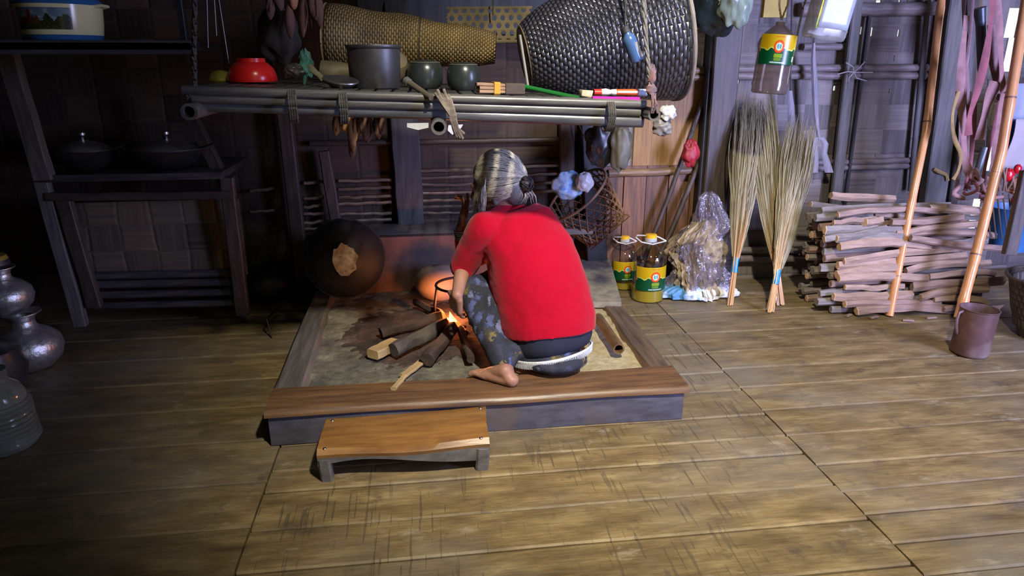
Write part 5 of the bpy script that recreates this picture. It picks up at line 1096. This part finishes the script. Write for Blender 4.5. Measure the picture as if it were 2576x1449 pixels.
# big dark basket at right edge with a bowl in it
kb = fl(2640, 850, 0); t = thing('storage_basket', 'dark woven basket standing at the right edge of the picture', 'basket', kb)
b = MB(); b.lathe([(.001, 0), (.12, .0), (.17, .12), (.205, .27), (.215, .275), (.195, .26), (.15, .05)], kb, seg=72); b.build('woven_body', weave_uv('dark_brown_weave', (.10, .075, .05), (.04, .03, .022), 40, 30, .6), t)
b = MB(); b.tube([kb+V((math.cos(x)*.212, math.sin(x)*.212, .275)) for x in [2*math.pi*k/48 for k in range(49)]], .008, 8, cap=False); b.build('rim', dkwood, t)
yb_ = kb+V((-.05, .0, .29)); t = thing('yellow_bowl', 'cream bowl with a yellow rim sitting in the dark basket at the right edge', 'bowl', yb_)
ax3 = V((-.75, -.3, .5)).normalized(); b = MB(); b.lathe([(.001, 0), (.04, .002), (.075, .03), (.088, .05)], yb_, ax3, 40); b.build('bowl_body', M('cream_plastic', (.75, .72, .58), rough=.35, bmp=0), t, solid=.003)
A_, B_, _ = frame(ax3); b = MB(); b.tube([yb_+ax3*.05+(A_*math.cos(x)+B_*math.sin(x))*.088 for x in [2*math.pi*k/48 for k in range(49)]], .005, 8, cap=False); b.build('rim', M('yellow_plastic', (.65, .48, .03), rough=.35, bmp=0), t)

# ---------------------------------------------------------------- rusty mug
mc = fl(2440, 888, 0); t = thing('metal_mug', 'rusty brown metal measuring mug with handle and spout on the floor', 'mug', mc)
mr = .073; mh = .205; mugm = M('rusty_mug_metal', (.20, .11, .10), (.10, .055, .05), 7, rough=.42, metal=.35, bmp=.25, dirt=(.30, .24, .22))
b = MB(); mx_ = V((.07, 0, 1)).normalized(); b.lathe([(.001, .0), (mr*.88, .0), (mr*.95, .004), (mr, .012), (mr*1.0, mh*.97), (mr*1.04, mh*.985), (mr*1.04, mh), (mr*.98, mh), (mr*.95, mh*.9), (mr*.93, .01), (.001, .008)], mc+V((-.007, 0, 0)), V((.035, 0, 1)), 56); b.build('body', mugm, t)
b = MB(); tp0 = mc+V((0, 0, mh)); b.loft([[tp0+V((mr*.95, -.022, .0)), tp0+V((mr*.95, .022, .0)), tp0+V((mr*.98, 0, -.04))], [tp0+V((mr*1.25, -.010, .004)), tp0+V((mr*1.25, .010, .004)), tp0+V((mr*1.18, 0, -.018))], [tp0+V((mr*1.5, -.002, .010)), tp0+V((mr*1.5, .002, .010)), tp0+V((mr*1.45, 0, .004))]], cap=True); b.build('spout', mugm, t)
b = MB(); b.tube([tp0+V((-mr*.98, -.0, -.008)), tp0+V((-mr*1.38, -.01, -.012)), tp0+V((-mr*1.44, -.01, -.04)), tp0+V((-mr*1.38, -.01, -.075)), tp0+V((-mr*1.15, 0, -.105)), tp0+V((-mr*1.0, 0, -.115))], .007, 10, flat=.6, up=V((0, 1, 0))); b.build('handle', mugm, t)
# ---------------------------------------------------------------- the squatting woman
skin = M('warm_brown_skin', (.38, .20, .14), (.30, .15, .105), 14, rough=.5, bmp=.12, bd=.002, spec=.4)
redk, nt, bs = newmat('red_cardigan_knit'); wv = noise_t(nt, coords(nt, scale=(240, 240, 90)), 1, 2)
nt.links.new(ramp(nt, noise_t(nt, coords(nt), 5, 3), [(.3, (.36, .0015, .016)), (.7, (.42, .002, .022))]), bs.inputs['Base Color']); bs.inputs['Roughness'].default_value = .9; bs.inputs['Specular IOR Level'].default_value = .1
bs.inputs['Sheen Weight'].default_value = .12; bump(nt, bs, wv, .35, .002)
navy = M('navy_shirt', (.016, .02, .045), (.010, .013, .03), 12, rough=.85, bmp=.15)
sar, nt, bs = newmat('patterned_sarong'); vo = nd(nt, 'ShaderNodeTexVoronoi'); vo.inputs['Scale'].default_value = 34; vec = coords(nt, scale=(1, 1, .55))
vadd = nd(nt, 'ShaderNodeVectorMath', operation='ADD'); nn = nd(nt, 'ShaderNodeTexNoise'); nn.inputs['Scale'].default_value = 30; nt.links.new(vec, vadd.inputs[0]); vs_ = nd(nt, 'ShaderNodeVectorMath', operation='SCALE'); vs_.inputs['Scale'].default_value = .03
nt.links.new(nn.outputs['Color'], vs_.inputs[0]); nt.links.new(vs_.outputs[0], vadd.inputs[1]); nt.links.new(vadd.outputs[0], vo.inputs['Vector'])
sx = nd(nt, 'ShaderNodeSeparateColor'); nt.links.new(vo.outputs['Color'], sx.inputs[0])
cc = ramp(nt, sx.outputs[0], [(0, (.018, .022, .035)), (.42, (.03, .035, .06)), (.55, (.075, .095, .24)), (.75, (.15, .17, .33)), (.86, (.17, .13, .045)), (1, (.10, .10, .12))], 'CONSTANT')
nt.links.new(mixc(nt, ramp(nt, vo.outputs['Distance'], [(.35, 0), (.6, .8)]), cc, (.02, .022, .04)), bs.inputs['Base Color']); bs.inputs['Roughness'].default_value = .85; bump(nt, bs, noise_t(nt, coords(nt), 40, 3), .3, .004)
hairm = M('grey_hair', (.74, .69, .54), (.40, .38, .31), 60, (1, 1, 1), .42, bmp=.3, bd=.002, spec=.5, island=.35)
hairb = M('grey_hair_base', (.24, .235, .21), (.08, .08, .078), 55, (1, 1, .4), .5, bmp=.5, bd=.003)
hairdk = M('dark_hair', (.055, .05, .05), (.02, .02, .022), 60, rough=.4, bmp=.3, island=.3)

hipc = V((.440, 2.345, .285)); person = thing('person', 'person in red cardigan and patterned sarong squatting at the fire with back to camera', 'person', V((.42, 2.33, HZ)))
neck = at(1268, 520, 2.50); shL = at(1218, 572, 2.42); shR = at(1372, 560, 2.60)
hd = at(1253, 460, 2.52)
FWD = V((-.72, .69, 0)).normalized(); RGT = V((.69, .72, 0)).normalized()
elL = at(1166, 668, 2.50); wrL = at(1150, 742, 2.36); haL = at(1158, 800, 2.40)
elR = at(1172, 655, 2.70); wrR = at(1160, 572, 2.66)
knL = at(1192, 735, 2.46); anL = at(1272, 925, 2.225); knR = knL+RGT*.20+V((0, 0, .01)); anR = V((.40, 2.42, .20))
heelL = fl(1300, 962, HZ+.02); toeL = fl(1196, 930, HZ+.018)
# --- body: one continuous skin
b = MB()
b.ell(hipc, (.13, .12, .12)); b.caps(hipc+V((0, 0, .03)), neck-V((0, 0, .09)), .105, .10)
b.caps(shL, shR, .045, .045); b.caps(neck-V((0, 0, .05)), hd-V((0, 0, .03)), .045, .042)
b.caps(shL, elL, .042, .034); b.caps(elL, wrL, .033, .021); b.caps(shR, elR, .042, .033); b.caps(elR, wrR, .033, .021)
for s, kn, an in ((-1, knL, anL), (1, knR, anR)):
    b.caps(hipc+RGT*.075*s, kn, .070, .048); b.caps(kn, an, .046, .027)
def foot(b, heel, toe, an):
    d = (toe-heel); L = d.length; d.normalize(); side = d.cross(V((0, 0, 1))).normalized()
    b.caps(an, heel+d*.035+V((0, 0, .012)), .027, .024); b.ell(heel+d*.022+V((0, 0, .004)), (.026, .024, .021)); b.caps(heel+d*.05+V((0, 0, .03)), heel+d*L*.66+V((0, 0, .006)), .027, .019); b.caps(an-V((0, 0, .012)), heel+d*L*.62+V((0, 0, .004)), .025, .018)
    b.caps(heel+d*.02, heel+d*L*.70-side*.012, .022, .019); b.caps(heel+d*.03, heel+d*L*.66+side*.020, .020, .015)
    for k, (o, l, r) in enumerate(((-.026, 1.0, .0115), (-.008, .99, .0085), (.006, .95, .0082), (.018, .90, .0078), (.029, .83, .0075))):
        q0 = heel+d*L*.68+side*o*.8+V((0, 0, -.003)); q1 = heel+d*L*(l-.09)+side*o+V((0, 0, .002)); q2 = heel+d*L*l+side*o*1.05-V((0, 0, .007)); b.caps(q0, q1, r*1.05, r*.95, 10); b.caps(q1, q2, r*.95, r, 10)
foot(b, heelL, toeL, anL); foot(b, V((.43, 2.36, HZ+.02)), V((.30, 2.50, HZ+.018)), anR)
# face: cranium, jaw, nose, brow, lips, ear
HF = V((-.86, .34, -.30)).normalized(); HS = V((.36, .93, 0)).normalized(); HU = HS.cross(HF).normalized()
if HU.z < 0: HU = -HU
HM = Matrix((HF, HS, HU)).transposed()
def hp(f, s, u): return hd+HF*f+HS*s+HU*u
b.ell(hd, (.092, .074, .098), rot=HM); b.ell(hp(.030, 0, -.055), (.055, .052, .055), rot=HM); b.caps(hp(.045, 0, -.085), hp(.055, 0, -.090), .028, .022)
b.ell(hp(.052, 0, -.01), (.04, .055, .06), rot=HM)
b.caps(hp(.092, 0, .008), hp(.108, 0, -.026), .008, .013, 10); b.caps(hp(.088, -.03, .016), hp(.088, .03, .016), .010, .010, 10)
b.caps(hp(.080, -.018, -.055), hp(.080, .018, -.055), .008, .008, 10); b.caps(hp(.077, -.016, -.066), hp(.077, .016, -.066), .008, .008, 10)
for s in (-1, 1): b.ell(hp(-.005, .076*s, -.012), (.017, .007, .030), rot=HM); b.ell(hp(.055, .042*s, -.03), (.022, .018, .022), rot=HM)
# hands
def hand(b, wr, d, nrm, curl, spread, sc=1.0, th=1, point=-1):
    d = V(d).normalized(); n = (V(nrm)-d*V(nrm).dot(d)).normalized(); side = d.cross(n).normalized()*th
    palm = wr+d*.078*sc
    for o in (-.028, -.010, .009, .026): b.caps(wr+d*.012+side*o*.55, palm+side*o-d*.004, .0155*sc, .0125*sc, 10)
    for k, (o, L) in enumerate(((-.030, .066), (-.010, .074), (.010, .070), (.028, .056))):
        c_ = curl*(1+.12*k) if k != point else .12; p = palm+side*o; ang = .15; dd = (d*math.cos(ang)+side*(o*spread*8)).normalized(); r = (.0092, .0095, .0090, .0080)[k]*sc
        for j, f_ in enumerate((.46, .31, .23)):
            ang = c_*(j+.5); v_ = (dd*math.cos(ang)+n*math.sin(ang)).normalized(); q = p+v_*L*f_*sc; b.caps(p, q, r*(1-.08*j), r*(.92-.08*j), 10); p = q
    p = wr+d*.022-side*.026; q = p+(d*.55-side*.75+n*.25).normalized()*.036*sc; b.caps(wr+d*.02-side*.012, p, .015, .0135, 10); b.caps(p, q, .013, .0105, 10); q2 = q+(d*.85-side*.3+n*.4).normalized()*.030*sc; b.caps(q, q2, .0105, .009, 10)
hand(b, wrL, (haL-wrL)+V((-.02, .02, 0)), V((.6, .5, -.1)), .42, .3, .95, 1)
hand(b, wrR, at(1172, 515, 2.66)-wrR+V((.0, 0, .0)), V((-.9, -.1, .25)), .55, .3, .98, -1, point=0)
body = b.build('body', skin, person, vox=.0042, smo=4)
# --- clothes
def ring(c, ax, rx, ry, n=44, pw=2.0, side=None):
    ax = V(ax).normalized(); s_ = (side-ax*side.dot(ax)).normalized(); t_ = ax.cross(s_).normalized()
    return [c+s_*rx*math.copysign(abs(math.cos(a))**(2/pw), math.cos(a))+t_*ry*math.copysign(abs(math.sin(a))**(2/pw), math.sin(a)) for a in [2*math.pi*k/n for k in range(n)]]
spine = [(1384, 884, 2.335, 104), (1380, 860, 2.34, 118), (1375, 805, 2.36, 127), (1362, 745, 2.39, 125), (1347, 690, 2.42, 122), (1332, 635, 2.455, 116), (1312, 590, 2.48, 111), (1298, 556, 2.50, 100), (1290, 536, 2.51, 72)]
SP = [(at(x, y, Y), w_*2.52/1740*.985) for x, y, Y, w_ in spine]
SIDE = V((.90, .42, 0)).normalized()
def torso(i0, i1, k=1.0, dep=.80, add=None):
    rr = []
    for i in range(i0, i1):
        c, w_ = SP[i]; d = SP[min(i+1, len(SP)-1)][0]-SP[max(i-1, 0)][0]
        rr.append(ring(c, d, w_*k, w_*dep*k*(1 if i < 6 else .80), side=SIDE, pw=2.15))
    return rr
c_, d_ = SP[1][0].lerp(SP[2][0], .42), SP[2][0]-SP[1][0]; w0 = (SP[1][1]+SP[2][1])/2*1.03
b = MB(); b.loft([ring(c_, d_, w0*1.0, w0*.93, side=SIDE, pw=2.15)]+torso(2, 9, 1.03, .88), cap=True)
b.caps(shL, shL.lerp(elL, .5), .060, .055); b.caps(shL.lerp(elL, .5), elL+V((0, 0, -.004)), .056, .052)
b.caps(shR+V((-.01, 0, -.005)), shR.lerp(elR, .5), .058, .052); b.caps(shR.lerp(elR, .5), elR, .052, .046); b.caps(elR, elR.lerp(wrR, .62), .044, .034)
b.caps(shL+V((.02, .01, 0)), neck-V((.0, 0, .035)), .055, .055); b.caps(shR-V((.02, .01, 0)), neck-V((.0, 0, .035)), .052, .055)
b.caps(elL, elL.lerp(wrL, .12), .050, .044)
red = b.build('red_cardigan', redk, person, vox=.0055, smo=5)
tx = bpy.data.textures.new('folds', 'CLOUDS'); tx.noise_scale = .085; tx.noise_depth = 2
def folds(o, s): q = o.modifiers.new('folds', 'DISPLACE'); q.texture = tx; q.strength = s; q.mid_level = .5; q.texture_coords = 'LOCAL'
folds(red, .010)
# button cuff edge and neckline
b = MB(); nr = ring(SP[8][0]+V((-.012, .0, .006)), SP[8][0]-SP[7][0], .060, .05, side=SIDE); b.tube(nr+[nr[0]], .006, 8, cap=False); b.build('collar_edge', redk, person)
b = MB(); rr = torso(0, 4, .975, .93); b.loft(rr, cap=True); o = b.build('navy_shirt', navy, person, sub=1)
# sarong over pelvis, thighs and shins
b = MB(); b.ell(hipc+V((.005, -.012, -.055)), (.136, .128, .098), rot=Matrix((SIDE, V((-SIDE.y, SIDE.x, 0)), V((0, 0, 1)))).transposed())
for s, kn, an, ex in ((-1, knL, anL, .93), (1, knR, anR, .9)):
    hp_ = hipc+RGT*.07*s; b.caps(hp_+(kn-hp_)*(.3 if s < 0 else .6)-V((0, 0, .02)), kn, .072, .064); b.caps(kn, kn.lerp(an, ex), .064, .047)
    b.caps(kn.lerp(an, .5), hp_.lerp(kn, .45), .05, .060); b.caps(kn.lerp(an, .25), hp_.lerp(kn, .5), .058, .066); b.caps(kn.lerp(an, .8), hp_+V((0, 0, -.06)), .046, .062)
b.caps(knL.lerp(knR, .2), knL.lerp(knR, .8), .055, .055); b.caps(knL.lerp(anL, .5), knR.lerp(anR, .5), .05, .05)
b.ell(hipc+V((.000, -.066, -.114)), (.116, .128, .044), rot=Matrix((SIDE, V((-SIDE.y, SIDE.x, 0)), V((0, 0, 1)))).transposed())
sg = b.build('sarong', sar, person, vox=.006, smo=6); folds(sg, .018)
# white beaded band round the shirt hem, with a short fringe
band = M('white_bead_band', (.78, .82, .88), (.50, .55, .62), 120, rough=.35, bmp=.3)
rb_ = ring(SP[0][0]+V((0, -.006, .010)), SP[1][0]-SP[0][0], SP[0][1]*1.03, SP[0][1]*.93*1.06, n=96, side=SIDE, pw=2.15)
mean = sum((p.y for p in rb_), 0)/96; near = [p for p in rb_ if p.y-mean < .30*(p.x-SP[0][0].x)-.012]; near.sort(key=lambda p: p.x); bp = near; NB = len(bp)-1
b = MB(); b.tube([p+V((0, -.003, .004)) for p in bp], .0045, 8, flat=1.2); bn = b.build('bead_band', band, person)
b = MB()
for k in range(72):
    u = k/71*(NB-.05); i = int(u); p = bp[i].lerp(bp[i+1], u-i); b.caps(p+V((0, -.006, .002)), p+V((0, -.004, -.019)), .0021, .0016, 6)
b.build('bead_fringe', band, bn)
# bangles on the raised right wrist
b = MB(); dw = (wrR-elR).normalized(); A_, B_, _ = frame(dw)
for k in range(5):
    c = wrR-dw*(.008+.0085*k); b.tube([c+(A_*math.cos(x)+B_*math.sin(x))*(.028+.001*(k % 2)) for x in [2*math.pi*j/28 for j in range(29)]], .003, 8, cap=False)
b.build('bangles', M('silver_bangle', (.6, .62, .66), rough=.25, metal=1, bmp=0), person)
# --- hair: shaped cap, combed strands to a low dark bun, loose locks by the face
b = MB(); b.ell(hp(-.014, 0, .012), (.092, .084, .102), rot=HM); b.ell(hp(-.05, 0, -.02), (.058, .074, .078), rot=HM); b.ell(hp(.02, 0, .045), (.06, .066, .058), rot=HM); b.caps(hp(.0, -.055, .0), hp(.015, -.062, -.06), .026, .012)
hc = b.build('hair', hairb, person, vox=.006, smo=4)
bun = hp(-.100, -.022, -.030)
random.seed(9); b = MB(); bd_ = MB()
def onh(f, s, u, k=1.0):
    v_ = V((f/.096, s/.088, u/.106)); l = v_.length; v_ = v_/l*k; return hp(-.014+v_.x*.096, v_.y*.088, .012+v_.z*.106)
for k in range(620):
    a_ = random.uniform(-2.3, 2.0); f0 = random.uniform(.02, .09)
    s0, u0 = math.sin(a_)*.08, math.cos(a_)*.10
    if random.random() < .35: a_ = random.uniform(-2.0, -.6); s0, u0 = math.sin(a_)*.085, math.cos(a_)*.09
    P_ = []
    for i in range(9):
        t_ = i/8; f_ = f0*(1-t_)-.105*t_; s_ = s0*(1-t_**1.5)-.014*t_; u_ = u0*(1-t_**1.3)-.024*t_
        kk = 1.01+.02*random.random()*(1 if i < 8 else 0)+.012*math.sin(k+t_*3); P_.append(onh(f_, s_, u_, kk))
    P_[-1] = bun+V((random.uniform(-.01, .01), random.uniform(-.01, .01), random.uniform(-.012, .012)))
    r = random.uniform(.0008, .0019); (bd_ if random.random() < .07 else b).tube(P_, [r*.5, r, r, r, r, r, r, r*.8, r*.5], 4, cap=False)
for k in range(170):                               # loose locks hanging beside the face
    a_ = random.uniform(.0, 1.0); top_ = onh(.015+.065*a_, -.045+.02*random.random(), .075-.05*a_, 1.02); mid_ = onh(.03+.05*a_, -.085, .01, 1.06); L = random.uniform(.055, .125)
    end_ = mid_+V((-.018*random.random()-.012*a_, -.012, -L)); P_ = [top_, top_.lerp(mid_, .5)+V((0, -.006, .004)), mid_, mid_.lerp(end_, .5)+V((random.uniform(-.006, .006), -.004, 0)), end_]; r = random.uniform(.0008, .0017)
    b.tube(P_, [r, r, r, r, r*.3], 4, cap=False)
b.build('hair_strands', hairm, hc, kind='stuff'); bd_.build('dark_hair_strands', hairdk, hc, kind='stuff')
b = MB(); b.ell(bun, (.030, .030, .028), nz=.35, nf=3)
for k in range(60):
    a_ = random.uniform(0, 6.28); t0_ = random.uniform(0, 6.28); N = V((random.gauss(0, 1), random.gauss(0, 1), random.gauss(0, 1))).normalized(); A_, B_, _ = frame(N); rr_ = random.uniform(.026, .034)
    b.tube([bun+(A_*math.cos(t0_+x)+B_*math.sin(t0_+x))*rr_ for x in [i*.35 for i in range(9)]], [.0008, .0016, .002, .002, .002, .002, .002, .0015, .0006], 4, cap=False)
b.build('hair_bun', hairdk, hc)
b = MB()
for k in range(36):
    p = bun+V((random.uniform(-.02, .02), -.01, -.012)); e = p+V((random.uniform(-.015, .035), random.uniform(-.02, .01), -random.uniform(.03, .06))); b.tube([p, p.lerp(e, .5)+V((.008, -.004, 0)), e], [.0014, .0014, .0004], 4, cap=False)
b.build('bun_wisps', hairm, hc, kind='stuff')
# eyes
for s in (-1, 1):
    b = MB(); b.ell(hp(.082, .026*s, .0), (.011, .012, .010), rot=HM); b.build('eye', M('eye_white', (.7, .68, .62), rough=.2, bmp=0), person)
